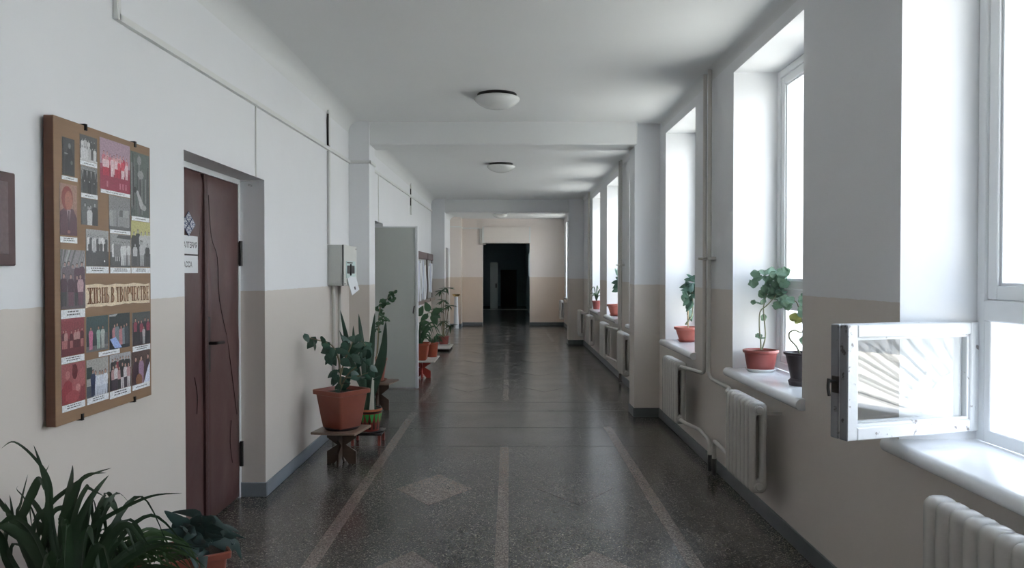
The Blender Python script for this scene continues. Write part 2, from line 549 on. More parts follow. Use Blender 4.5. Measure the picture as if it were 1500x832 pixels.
class Serif:
    """condensed slab-serif capitals built from strokes, one unit high"""
    T, th = .17, .055
    def __init__(self): self.bm = nb(); self.x = 0
    def q(self, *pts): self.bm.faces.new([self.bm.verts.new((self.x + a, b, 0)) for a, b in pts])
    def r(self, a, b, c, d): self.q((a, c), (b, c), (b, d), (a, d))
    def stem(self, a, z0=0, z1=1):
        self.r(a, a + self.T, z0, z1); self.r(a - .06, a + self.T + .06, z1 - self.th, z1)
        if z0 == 0: self.r(a - .06, a + self.T + .06, 0, self.th)
    def arc(self, cx, cz, rx, rz, a0, a1, tw=None, n=12):
        tw = tw or self.T
        P = [(math.radians(a0 + (a1 - a0) * k / n)) for k in range(n + 1)]
        for p, s in zip(P, P[1:]):
            self.q((cx + rx * math.cos(p), cz + rz * math.sin(p)), (cx + rx * math.cos(s), cz + rz * math.sin(s)), (cx + (rx - tw) * math.cos(s), cz + (rz - self.th) * math.sin(s)), (cx + (rx - tw) * math.cos(p), cz + (rz - self.th) * math.sin(p)))
    def put(self, ch):
        T, th = self.T, self.th
        w = {'Ж': .92, 'И': .66, 'З': .50, 'Н': .66, 'Ь': .56, 'В': .58, 'Т': .60, 'О': .60, 'Р': .54, 'Ч': .60, 'Е': .54, 'С': .54, ' ': .16}[ch]
        if ch == 'Ж':
            c = w / 2; self.stem(c - T / 2)
            for s in (-1, 1):
                for z in (0, 1):
                    self.q((c, .46), (c, .54), (c + s * (.33 if z else .36), z), (c + s * (.33 + .13 if z else .36 - .15), z)); self.r(min(c + s * .2, c + s * .48), max(c + s * .2, c + s * .48), z * (1 - th), th + z * (1 - th))
        elif ch == 'И': self.stem(.05); self.stem(w - .05 - T); self.q((.2, .05), (.2, .14), (w - .2, .95), (w - .2, .86))
        elif ch == 'Н': self.stem(.05); self.stem(w - .05 - T); self.r(.1, w - .1, .48, .48 + th)
        elif ch == 'З': self.arc(.2, .74, .23, .26, -90, 150, .14); self.arc(.2, .25, .27, .25, -150, 90, .16)
        elif ch == 'Ь': self.stem(.05); self.arc(.24, .27, .29, .27, -90, 90); self.r(.1, .25, 0, th); self.r(.1, .25, .54 - th, .54)
        elif ch == 'В': self.stem(.05); self.arc(.24, .27, .31, .27, -90, 90); self.arc(.24, .76, .26, .24, -90, 90); self.r(.1, .25, 0, th); self.r(.1, .25, .52 - th, .54); self.r(.1, .25, 1 - th, 1)
        elif ch == 'Т':
            self.stem(w / 2 - T / 2); self.r(.02, w - .02, 1 - th, 1)
            for a in (.02, w - .02 - th): self.r(a, a + th, .76, 1)
        elif ch == 'О': self.arc(w / 2, .5, w / 2 - .02, .51, 0, 360, n=24)
        elif ch == 'Р': self.stem(.05); self.arc(.24, .74, .28, .26, -90, 90); self.r(.1, .25, .48, .48 + th); self.r(.1, .25, 1 - th, 1)
        elif ch == 'Ч': self.stem(w - .06 - T); self.r(.05, .05 + T * .9, .68, 1); self.r(-.01, .27, 1 - th, 1); self.arc(.32, .7, .27, .27, 180, 270, T * .9); self.r(.30, w - .1, .43, .43 + th)
        elif ch == 'Е':
            self.stem(.05)
            for z in (0, .48, 1 - th): self.r(.1, w - (.05 if z != .48 else .14), z, z + th)
            self.r(w - .1, w - .04, 0, .24); self.r(w - .1, w - .04, .78, 1); self.r(w - .19, w - .14, .40, .62)
        elif ch == 'С': self.arc(w / 2 + .02, .5, w / 2, .51, 48, 312, n=16); self.r(w - .10, w - .04, .68, .98)
        self.x += w + .05
    def mesh(self, text, height, width):
        for ch in text: self.put(ch)
        me = bpy.data.meshes.new('lettering'); self.bm.to_mesh(me); self.bm.free()
        xs = [v.co.x for v in me.vertices]; a, b = min(xs), max(xs)
        for v in me.vertices: v.co = ((v.co.x - (a + b) / 2) * width / (b - a), (v.co.y - .5) * height, 0)
        return me

# ------------------------------------------------------------------ the corridor itself
XL, XR = -1.766, 1.69
CEIL = 3.29
YB, YF = -6.0, 23.1
YD = 37.0                       # end of the unlit hall beyond the doorway
SILL, WTOP = 0.90, 3.13
WINS = [(-3.12, -1.80), (-0.62, 0.73), (1.88, 3.24), (4.32, 5.67), (6.83, 8.12),
        (9.30, 10.55), (11.70, 13.00), (13.98, 15.24), (17.75, 19.0), (19.4, 20.65), (21.05, 22.38)]  # middle one of the last three is unseen, added to light the far bay
DOORS = [(4.09, 5.43, 0, 2.29), (9.15, 10.50, 0, 2.31), (20.9, 21.8, 0, 2.34)]
PIL = [(8.28, 8.62), (17.0, 17.3)]

bm = nb(); box(bm, -2.75, 2.3, YB - .2, YD + .3, -.25, 0)
floor = structure(obj('floor', bm, M['floor']), 'dark speckled terrazzo corridor floor with pale inlaid strips', 'floor')
bm = nb(); box(bm, -2.75, 2.3, YB - .2, YD + .3, CEIL, CEIL + .35)
structure(obj('ceiling', bm, M['ceiling']), 'white plastered corridor ceiling', 'ceiling')
bm = nb(); wall_x(bm, XL, XL - .21, YB, YF + .3, 0, CEIL, DOORS)
structure(obj('wall_left', bm, [M['wall'], M['wall']]), 'long left wall painted white above and beige below', 'wall')
bm = nb(); wall_x(bm, XR, 2.25, YB, YF + .3, 0, CEIL, [(a, b, SILL - .05, WTOP) for a, b in WINS], 1)
structure(obj('wall_right', bm, [M['wall'], M['white_wall']]), 'long right wall with the deep white window reveals', 'wall')
bm = nb(); box(bm, -2.75, 2.25, YB - .2, YB, 0, CEIL)
structure(obj('wall_back', bm, M['wall']), 'end wall of the corridor behind the viewer', 'wall')
bm = nb(); box(bm, -2.75, -2.6, YB, YF, 0, CEIL)  # added shell behind the left wall, keeps outside light from leaking in
structure(obj('wall_light_shell_left', bm, M['wall']), 'unseen shell wall standing for the rooms behind the left doors, added to close out light', 'wall')
# far wall with its open doorway
DX0, DX1, DZ = -0.815, 0.63, 2.54
bm = nb()
box(bm, -2.75, DX0, YF, YF + .3, 0, CEIL); box(bm, DX1, 2.25, YF, YF + .3, 0, CEIL); box(bm, DX0, DX1, YF, YF + .3, DZ, CEIL)
structure(obj('wall_far', bm, M['wall_warm_light']), 'far end wall around the dark open doorway', 'wall')
# unlit hall beyond the doorway
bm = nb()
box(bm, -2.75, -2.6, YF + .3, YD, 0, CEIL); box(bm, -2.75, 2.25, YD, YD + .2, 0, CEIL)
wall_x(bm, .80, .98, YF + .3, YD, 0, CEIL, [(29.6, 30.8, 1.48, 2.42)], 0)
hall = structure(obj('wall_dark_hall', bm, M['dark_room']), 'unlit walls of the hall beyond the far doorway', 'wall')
bm = nb(); box(bm, -.42, .36, YD - .06, YD, 0, 1.78)
obj('closed_door', bm, mat('black_brown_door', (.05, .035, .03), .5), hall)
bm = nb(); box(bm, -2.6, 2.1, 33.0, 33.35, 0.0, .02)
obj('pale_threshold', bm, mat('pale_threshold_stone', (.5, .52, .5), .4), hall)
t = thing('door_leaf', 'pale grey door leaf standing open inside the dark hall', 'door', (-.86, 34.0, 0))
bm = nb(); box(bm, 0, .34, 0, .04, .01, 2.1); obj('panel', bm, M['door_white'], t)
bm = nb(); box(bm, .24, .29, -.03, 0, .95, 1.15, .005); obj('handle', bm, M['metal_dark'], t)
bm = nb(); ring_frame_pts = [(29.6, 29.64, 1.48, 2.42), (30.76, 30.8, 1.48, 2.42), (29.64, 30.76, 1.48, 1.52), (29.64, 30.76, 2.38, 2.42)]
for q in ring_frame_pts: box(bm, .86, .92, *q)
hw = structure(obj('window_12', bm, M['frame_clean']), 'small dim window in the right wall of the dark hall', 'window')
bm = nb(); box(bm, .885, .89, 29.64, 30.76, 1.52, 2.38); obj('glass_pane', bm, M['glass'], hw)

# pilasters and beams
def tri(bm, poly, axis, a, b): prism(bm, poly, axis, a, b)
n = 0
for k, ((a, b), xl, xr, zb) in enumerate(zip(PIL, (-1.541, -1.463), (1.405, 1.345), (3.04, 2.995))):
    n += 1
    bm = nb(); box(bm, XL - .02, xl, a, b, 0, CEIL, 0)
    structure(obj('pilaster_left', bm, M['wall']), 'white and beige left pilaster under the %s ceiling beam' % ('nearer', 'farther')[k], 'pilaster')
    bm = nb(); box(bm, xr, XR + .02, a + (.14 if k == 0 else 0), b + .14, 0, CEIL, 0)
    structure(obj('pilaster_right', bm, M['wall']), 'white and beige right pilaster under the %s ceiling beam' % ('nearer', 'farther')[k], 'pilaster')
    bm = nb(); box(bm, xl - .01, xr + .01, a + .03, b + .10, zb, CEIL + .01, .012)
    structure(obj('ceiling_beam', bm, M['ceiling']), 'white ceiling beam across the corridor, the %s one' % ('nearer', 'farther')[k], 'beam')
bm = nb(); box(bm, XL - .02, -1.445, 22.4, YF + .02, 0, CEIL)
structure(obj('pilaster_corner', bm, M['wall_warm_light']), 'corner pilaster left of the far dark doorway', 'pilaster')
# rounded plaster corner between walls and ceiling
def cove(x, s, r, ya, yb):
    bm = nb()
    poly = [(x, CEIL - r)] + [(x + s * r * (1 - math.cos(q * PI / 16)), CEIL - r + r * math.sin(q * PI / 16)) for q in range(1, 8)] + [(x + s * r, CEIL), (x, CEIL)]
    prism(bm, poly, 1, ya, yb)
    return bm
for ya, yb in ((YB, 8.28), (8.62, 17.0), (17.3, YF)):
    structure(obj('trim_1', cove(XL, 1, .13, ya, yb), M['ceiling'], smooth=40), 'rounded plaster cove along the left ceiling edge', 'cove')['group'] = 'plaster coves'
    structure(obj('trim_2', cove(XR, -1, .07, ya, yb), M['ceiling'], smooth=40), 'rounded plaster cove along the right ceiling edge', 'cove')['group'] = 'plaster coves right'

# baseboards
def baseboard(name, segs, m, label):
    bm = nb()
    for x0, x1, y0, y1 in segs:
        box(bm, x0, x1, y0, y1, 0, .105, .004)
    structure(obj(name, bm, m), label, 'baseboard')
e = .012
baseboard('baseboard_left', [(XL, XL + e, YB, 4.09), (XL, XL + e, 5.43, 8.28), (XL - .18, XL + e, 5.43 - e, 5.43), (XL, -1.541, 8.28 - e, 8.28), (-1.541, -1.541 + e, 8.28 - e, 8.62),
                             (XL, XL + e, 10.5, 17.0), (XL, -1.463, 17.0 - e, 17.0), (-1.463, -1.463 + e, 17.0 - e, 17.3), (XL, XL + e, 17.3, 20.9), (XL, XL + e, 21.8, 22.4), (XL, -1.445, 22.4 - e, 22.4), (-1.445, -1.445 + e, 22.4 - e, YF)],
          M['base'], 'blue-grey painted baseboard along the left wall')
baseboard('baseboard_right', [(XR - e, XR, YB, 8.42), (1.405, XR, 8.42 - e, 8.42), (1.405 - e, 1.405, 8.42 - e, 8.76), (XR - e, XR, 8.76, 17.0), (1.345, XR, 17.0 - e, 17.0), (1.345 - e, 1.345, 17.0 - e, 17.44), (XR - e, XR, 17.44, YF)],
          M['base_right'], 'dark grey painted baseboard along the right wall')
baseboard('baseboard_far', [(-1.445, DX0, YF - e, YF), (DX1, XR, YF - e, YF)], M['base_right'], 'dark grey baseboard on the far end wall')

# terrazzo inlays, one object each
def inlay(name, poly, m, z=.0012):
    bm = nb(); prism(bm, poly, 2, -.002, z); return obj(name, bm, m, floor)
def strip(x0, x1, y0, y1, m='inlay', name='inlaid_strip'):
    inlay(name, [(x0, y0), (x1, y0), (x1, y1), (x0, y1)], M[m])
for a, b in ((-6, -1.2), (-1.1, 2.6), (2.7, 6.95), (9.5, 13.2), (13.35, 16.6), (17.6, 22.6)):
    strip(-.083, -.005, a, b)
for x in (-1.105, 1.03):
    for a, b in ((-6, 2.0), (2.03, 7.9 if x > 0 else 8.75), (9.45, 16.7), (17.5, 22.6)):
        strip(x - .042, x + .042, a, b)
for y in (7.0, 7.85, 8.8, 9.4, 17.1):
    inlay('floor_seam', [(-1.70, y - .006), (1.38, y - .006), (1.38, y + .006), (-1.70, y + .006)], M['seam'], .0008)
for y in (3.95, 5.62, 10.6, 12.2, 13.9, 15.5):
    for x, m in ((-.565, 'inlay' if y < 9 else 'inlay_dark'), (.49, 'inlay' if y < 4 else 'inlay_dark')):
        inlay('inlaid_diamond', [(x - .285, y), (x, y - .405), (x + .285, y), (x, y + .405)], M[m])

# ------------------------------------------------------------------ outside
bm = nb(); box(bm, 2.25, 60, -60, 80, -.6, -.3)
structure(obj('yard_ground', bm, M['asphalt']), 'sunlit pale concrete yard outside the windows', 'ground')
bm = nb()
pts = []
y = -30.0
k = 0
while y < 45:
    pts += [(0, y), (0, y + .10), (.05, y + .13), (.05, y + .23)]; y += .26
A = [bm.verts.new((16.0 + p[0], p[1], -.3)) for p in pts]; B = [bm.verts.new((16.0 + p[0], p[1], 1.55)) for p in pts]
for i in range(len(pts) - 1): bm.faces.new((A[i], A[i + 1], B[i + 1], B[i]))
fence = tag(obj('corrugated_fence', bm, M['fence'], norm=False), 'grey corrugated sheet fence across the sunny yard', 'fence')
bm = nb(); box(bm, 15.94, 16.0, -30, 45, 1.45, 1.57); obj('top_rail', bm, M['fence_rail'], fence)

# sunburst grille outside the nearest window
g = thing('window_grille', 'grey sunburst security grille outside the nearest window', 'grille', (2.31, 3.22, .86))
bm = nb()
for s in ((0, -1.36, 0, .0), (0, -1.36, 2.3, 2.3)): box(bm, -.012, .012, -1.42, .04, s[2] - .012, s[2] + .012)
box(bm, -.012, .012, -1.42, -1.396, 0, 2.3); box(bm, -.012, .012, .016, .04, 0, 2.3)
for yy in (-1.39, 0.02):
    for zz in (.3, 2.0): box(bm, -.07, -.012, yy - .01, yy + .01, zz - .01, zz + .01)
obj('rim', bm, M['grille'], g)
for k in range(13):
    a = math.radians(4 + k * 6.9)
    c, s = math.cos(a), math.sin(a)
    L = min(1.40 / max(c, 1e-4), 2.29 / max(s, 1e-4))
    bm = nb(); tube(bm, [(0, -c * .36, s * .36), (0, -c * L, s * L)], .0095, 6); obj('bar', bm, M['grille'], g)
bm = nb(); tube(bm, [(0, -.36 * math.cos(q * PI / 24), .36 * math.sin(q * PI / 24)) for q in range(13)], .008, 6); obj('arc_bar', bm, M['grille'], g)

# ------------------------------------------------------------------ windows
XF = 2.02
def ring_frame(bm, y0, y1, z0, z1, w, x0, x1, bev=.004):
    box(bm, x0, x1, y0, y0 + w, z0, z1, bev); box(bm, x0, x1, y1 - w, y1, z0, z1, bev)
    box(bm, x0, x1, y0 + w, y1 - w, z0, z0 + w, bev); box(bm, x0, x1, y0 + w, y1 - w, z1 - w, z1, bev)

def make_sash(name, parent, y0, y1, z0, z1, m, thick=.06, w=.06, x=XF + .012, edge=None, lower=False):
    bm = nb()
    ring_frame(bm, y0, y1, z0, z1, w, x, x + thick)
    ring_frame(bm, y0 + w, y1 - w, z0 + w, z1 - w, .012, x + .014, x + thick - .014, .002)
    s = obj(name, bm, m, parent)
    for xx in (x + .020, x + thick - .024):
        bm = nb(); box(bm, xx, xx + .004, y0 + w - .005, y1 - w + .005, z0 + w - .005, z1 - w + .005)
        obj('glass_pane', bm, M['glass'], s)
    return s

for i, (a, b) in enumerate(WINS):
    near = i in (2, 3)
    m = M['frame_clean']
    nm = ['window far behind the viewer', 'window just behind the viewer', 'nearest window at the right edge, lower sash swung open', 'second window, with the geranium pots on its sill',
          'third window, the last before the first beam', 'first window beyond the nearer beam, hidden by the pilaster', 'second window beyond the nearer beam, terracotta pot on sill',
          'third window beyond the nearer beam, spiky plant on sill', 'first window beyond the farther beam', 'middle window beyond the farther beam, added unseen for its light', 'last window beside the far end wall'][i]
    w = group_empty('window_%d' % (i + 1), 'tall white painted ' + nm, 'window', (0, 0, 0))
    bm = nb()
    ring_frame(bm, a + .003, b - .003, SILL + .003, WTOP - .003, .055, XF, 2.14)
    if i == 2: box(bm, XF, 2.14, b - .098, b - .056, SILL + .05, 1.42, .004)
    obj('frame', bm, m, w)
    zt = 1.47
    bm = nb(); box(bm, XF - .004, 2.14, a + .055, b - .055, zt - .055, zt + .035, .006); obj('transom', bm, m, w)
    mid = (a + b) / 2
    bm = nb(); box(bm, XF - .002, 2.14, mid - .03, mid + .03, SILL + .055, WTOP - .055, .004); obj('mullion', bm, m, w)
    for ya, yb in ((a + .057, mid - .032), (mid + .032, b - .057)):
        make_sash('upper_sash', w, ya, yb, zt + .037, WTOP - .057, m)
        if i == 2 and ya > mid:
            continue
        make_sash('lower_sash', w, ya, yb, SILL + .057, zt - .057, m, w=.05)
    if i == 2:
        # the open sash: hinged on the far jamb, swung into the corridor
        wd, ht, th = .70, .470, .098
        s = thing('open_sash', '', 'sash', (2.030, 3.222, .940), 0)
        del s['label']; del s['category']
        s.parent = w
        ang = math.atan2(-.200, -.64)
        s.rotation_euler = (0, 0, ang)          # +x runs from the hinge to the free edge, -y is the outer side
        bm = nb()
        for d0, d1 in ((0, .046), (.052, th)):
            W_ = .052
            box(bm, 0, W_, -d1, -d0, 0, ht, .004); box(bm, wd - W_, wd, -d1, -d0, 0, ht, .004)
            box(bm, W_, wd - W_, -d1, -d0, 0, W_, .004); box(bm, W_, wd - W_, -d1, -d0, ht - W_, ht, .004)
            c = (d0 + d1) / 2
            for q in ((W_, W_ + .012, W_, ht - W_), (wd - W_ - .012, wd - W_, W_, ht - W_), (W_, wd - W_, W_, W_ + .012), (W_, wd - W_, ht - W_ - .012, ht - W_)):
                box(bm, q[0], q[1], -c - .012, -c + .012, q[2], q[3], .002)
        for f in bm.faces:
            f.normal_update()
            if f.calc_center_median().x > wd - .004: f.material_index = 1
        obj('sash_frame', bm, [M['frame'], M['sash_edge']], s)
        for d in (.020, .076):
            bm = nb(); box(bm, (.047), wd - .047, -d - .002, -d + .002, .047, ht - .047); obj('glass_pane', bm, M['glass'], s)
        bm = nb(); box(bm, wd, wd + .006, -.085, -.045, ht * .40, ht * .55, .002)
        tube(bm, [(wd, -.06, ht * .50), (wd + .04, -.06, ht * .51)], .007, 6); tube(bm, smooth_path([(wd + .04, -.06, ht * .53), (wd + .043, -.06, ht * .45), (wd + .037, -.06, ht * .38)]), .007, 6)
        obj('catch', bm, M['metal_dark'], s)
        for zz in (.08, .43):
            bm = nb(); tube(bm, [(-.004, -.004, zz - .035), (-.004, -.004, zz + .035)], .009, 8); obj('hinge', bm, M['frame'], s)
    # sill slab with a fat rounded nose
    ov = .055
    bm = nb()
    prof = [(XF + .01, SILL - .055), (XF + .01, SILL)] + [(1.665 - .032 * math.sin(q * PI / 8), SILL - .033 + .033 * math.cos(q * PI / 8)) for q in range(9)]
    prism(bm, prof, 1, a - ov if i else a, b + ov)
    # the slab inside the reveal must not pass through the piers: trim the back part to the opening
    for v in bm.verts:
        if v.co.x > XR - .004:
            v.co.y = min(max(v.co.y, a + .002), b - .002)
    obj('window_sill', bm, M['sill'], w, smooth=50)

# ------------------------------------------------------------------ radiators, each column section a part
def section_mesh():
    bm = nb()
    W_, Hh = .105, .56
    def rr(w, h, r, n=4):
        p = []
        for cx, cz, a0 in ((w / 2 - r, h / 2 - r, 0), (-w / 2 + r, h / 2 - r, PI / 2), (-w / 2 + r, -h / 2 + r, PI), (w / 2 - r, -h / 2 + r, 1.5 * PI)):
            for k in range(n + 1): p.append((cx + r * math.cos(a0 + k * PI / 2 / n), cz + r * math.sin(a0 + k * PI / 2 / n)))
        return p
    def slot(w, h, y, grow=0):
        p = rr(w + grow, h + grow, (w + grow) / 2 - .0005)
        return [bm.verts.new((x, y, z)) for x, z in p]
    lay = []
    for y, ins in ((-.035, .026), (-.031, .011), (-.018, 0), (.018, 0), (.031, .011), (.035, .026)):
        o = [bm.verts.new((x, y, z)) for x, z in rr(W_ - 2 * ins, Hh - 2 * ins, .036 - ins * .6)]
        s = slot(.024, .40, y, ins * 1.3)
        lay.append((o, s))
    n = len(lay[0][0])
    for (o1, s1), (o2, s2) in zip(lay, lay[1:]):
        for k in range(n):
            j = (k + 1) % n
            bm.faces.new((o1[k], o1[j], o2[j], o2[k])); bm.faces.new((s1[j], s1[k], s2[k], s2[j]))
    for (o, s), flip in ((lay[0], 1), (lay[-1], 0)):
        for k in range(n):
            j = (k + 1) % n
            bm.faces.new((o[k], s[k], s[j], o[j]) if flip else (o[j], s[j], s[k], o[k]))
    for z in (.235, -.235):
        tube(bm, [(0, -.041, z), (0, .041, z)], .030, 12)
    bmesh.ops.recalc_face_normals(bm, faces=bm.faces)
    me = bpy.data.meshes.new('section'); bm.to_mesh(me); bm.free()
    me.materials.append(M['radiator'])
    me.polygons.foreach_set('use_smooth', [True] * len(me.polygons)); me.set_sharp_from_angle(angle=math.radians(50))
    return me
SECTION = section_mesh()
RX = 1.525
def radiator(y0, nsec, label, zc=.55, pitch=.078):
    t = thing('radiator', label, 'radiator', (RX, y0, 0), 0, 'cast iron radiators under the windows')
    for k in range(nsec):
        link('section', SECTION, t, (0, pitch * (k + .5), zc))
    for yy, s in ((0, -1), (pitch * nsec, 1)):
        for z in (.235, -.235):
            bm = nb(); lathe(bm, [(0, .0), (.026, .0), (.026, .010), (.020, .016), (0, .016)], 12)
            obj('end_plug', bm, M['radiator'], t, (0, yy + s * -.004, zc + z), (PI / 2 if s < 0 else -PI / 2, 0, 0), smooth=40)
    for yy in (pitch * 1.0, pitch * (nsec - 1.0)):
        bm = nb(); box(bm, .02, XR - RX, yy - .008, yy + .008, zc + .19, zc + .21); obj('bracket', bm, M['pipe'], t)
    return t
RADS = [(-3.0, 7, 'radiator under the window far behind the viewer'), (2.13, 7, 'cream cast iron radiator at the lower right corner, under nearest window sill'),
        (4.56, 7, 'cream cast iron radiator under the sill with two geranium pots'), (6.68, 7, 'cream cast iron radiator under the third window, right before the pilaster'),
        (9.75, 7, 'cream radiator just behind the right pilaster, partly hidden'), (11.75, 7, 'cream radiator under the far sill with terracotta pot'),
        (13.9, 7, 'small far cream radiator under the sill with spiky plant'), (15.75, 7, 'far cream radiator between the last window and farther right pilaster'),
        (21.6, 7, 'tiny far radiator beside the far end wall')]
for y0, ns, lb in RADS: radiator(y0, ns, lb)

# heating pipes
def pipe(label, pts, r=.0165, feet=False, grp=None):
    t = thing('heating_pipe', label, 'pipe', pts[0], 0, grp)
    o = Vector(pts[0])
    bm = nb(); tube(bm, [Vector(p) - o for p in pts], r, 10); obj('pipe_run', bm, M['pipe'], t, smooth=50)
    if feet:
        bm = nb(); q = Vector(pts[-1]) - o; tube(bm, [q + Vector((0, 0, .13)), q], r * 1.15, 10); obj('dark_foot', bm, M['pipe_foot'], t, smooth=50)
    return t
def bend(pts, r=.06):
    """rounds the corners of a pipe run"""
    P = [Vector(p) for p in pts]; out = [P[0]]
    for a, b, c in zip(P, P[1:], P[2:]):
        u, v = (a - b), (c - b)
        d = min(r, u.length * .45, v.length * .45)
        s, e_ = b + u.normalized() * d, b + v.normalized() * d
        for k in range(6):
            q = k / 5; out.append(s * (1 - q) ** 2 + b * 2 * q * (1 - q) + e_ * q ** 2)
    out.append(P[-1]); return out
px = 1.645
pipe('left vertical pipe of the pair between second and third windows', bend([(px, 6.32, 3.285), (px, 6.32, .775), (px - .02, 6.42, .772), (RX + .02, 6.62, .785), (RX, 6.658, .785)]))
pipe('right vertical pipe of the pair, feeding the geranium sill radiator', bend([(px, 6.17, 3.285), (px, 6.17, .76), (px - .01, 5.55, .765), (RX, 5.25, .785), (RX, 5.130, .785)], .1))
pipe('short return pipe with dark foot below the third window', bend([(RX, 6.658, .315), (RX + .02, 6.58, .30), (px - .03, 6.36, .29), (px - .02, 6.08, .26), (px - .02, 6.05, .02)], .05), feet=True)
pipe('short return pipe with dark foot beside geranium sill radiator', bend([(RX, 5.130, .315), (RX + .05, 5.3, .31), (px - .03, 5.88, .30), (px - .02, 5.93, .25), (px - .02, 5.93, .02)], .05), feet=True)
pipe('far left pipe of the pair between the middle bay windows', bend([(px, 11.20, 3.285), (px, 11.20, .775), (RX, 11.55, .785), (RX, 11.728, .785)]), grp=None)
pipe('far right pipe of the pair between the middle bay windows', bend([(px, 11.05, 3.285), (px, 11.05, .76), (RX + .02, 10.5, .785), (RX, 10.32, .785)]))
pipe('return pipe running to the floor beside the far terracotta pot radiator', bend([(RX, 11.728, .315), (px - .03, 11.3, .29), (px - .02, 11.0, .27), (px - .02, 10.98, .02)], .05), feet=True)
pipe('thin far pipe standing before the farther right pilaster', bend([(px, 15.6, 3.285), (px, 15.6, .775), (RX, 15.7, .785), (RX, 15.728, .785)]))
pipe('second thin far pipe standing before the farther right pilaster', bend([(px, 15.45, 3.285), (px, 15.45, .76), (RX, 14.7, .785), (RX, 14.47, .785)]))
for yy, lb in ((6.245, 'small clamp holding the nearer pair of pipes'), (11.12, 'small clamp holding the far pair of pipes')):
    t = thing('pipe_clamp', lb, 'clamp', (px, yy, 1.74))
    bm = nb(); box(bm, -.025, .045, -.12, .12, -.012, .012, .004); obj('strap', bm, M['pipe'], t)
    bm = nb(); tube(bm, [(-.02, .05, 0), (-.06, .05, .0)], .009, 8); obj('bolt', bm, M['pipe'], t)

# ------------------------------------------------------------------ ceiling lamps
for x, yy, lb in ((-.115, 7.05, 'round opal ceiling lamp before the nearer beam, the largest'), (-.125, 11.5, 'round opal ceiling lamp between the two beams'), (-.25, 21.0, 'small far ceiling lamp before the end doorway')):
    t = thing('ceiling_lamp', lb, 'lamp', (x, yy, CEIL), 0, 'round ceiling lamps')
    bm = nb(); lathe(bm, [(0, 0), (.185, 0), (.185, -.03), (.0, -.03)], 40); obj('mount', bm, M['metal_dark'], t, smooth=30)
    bm = nb(); lathe(bm, [(.0, -.028), (.195, -.028), (.212, -.036), (.214, -.048), (.205, -.062), (.17, -.092), (.12, -.118), (.06, -.133), (0, -.137)], 40)
    obj('dome', bm, M['lamp'], t, smooth=50)

# ------------------------------------------------------------------ left wall: plaque and photo board
def on_left(y, z, x=XL): return (x, y, z)
t = thing('stone_plaque', 'brown stone plaque with dark red edge, cut by the left picture edge', 'plaque', (XL, 2.32, 1.645))
bm = nb(); box(bm, .001, .028, -.42, .335, 0, .325, .004); obj('frame', bm, M['plaque_edge'], t)
bm = nb(); box(bm, .028, .032, -.38, .29, .04, .29, .001); obj('stone_face', bm, M['plaque'], t)

BX, BY, BZ = .051, 2.835, 1.037
bd = thing('photo_board', 'brown photo board with many pictures and a large Cyrillic title', 'board', (XL + .003, BY, BZ))
bm = nb(); box(bm, .012, BX, 0, .757, 0, 1.178, .002)
for f in bm.faces:
    if f.calc_center_median().x < BX - .003: f.material_index = 1
obj('panel', bm, [M['board'], M['board_side']], bd)
bm = nb(); box(bm, 0, .012, .02, .74, .02, 1.16); obj('batten', bm, M['black'], bd)
for yy, zz in ((.21, 1.178), (.61, 1.178), (.17, 0), (.59, 0)):
    s = 1 if zz > 1 else -1
    bm = nb(); box(bm, 0, BX + .006, yy - .007, yy + .007, zz - (.0 if s > 0 else .006), zz + (.006 if s > 0 else 0)); box(bm, BX + .001, BX + .006, yy - .007, yy + .007, zz - (.02 if s > 0 else .0), zz + (.006 if s > 0 else .02))
    obj('clip', bm, M['metal_dark'], bd)

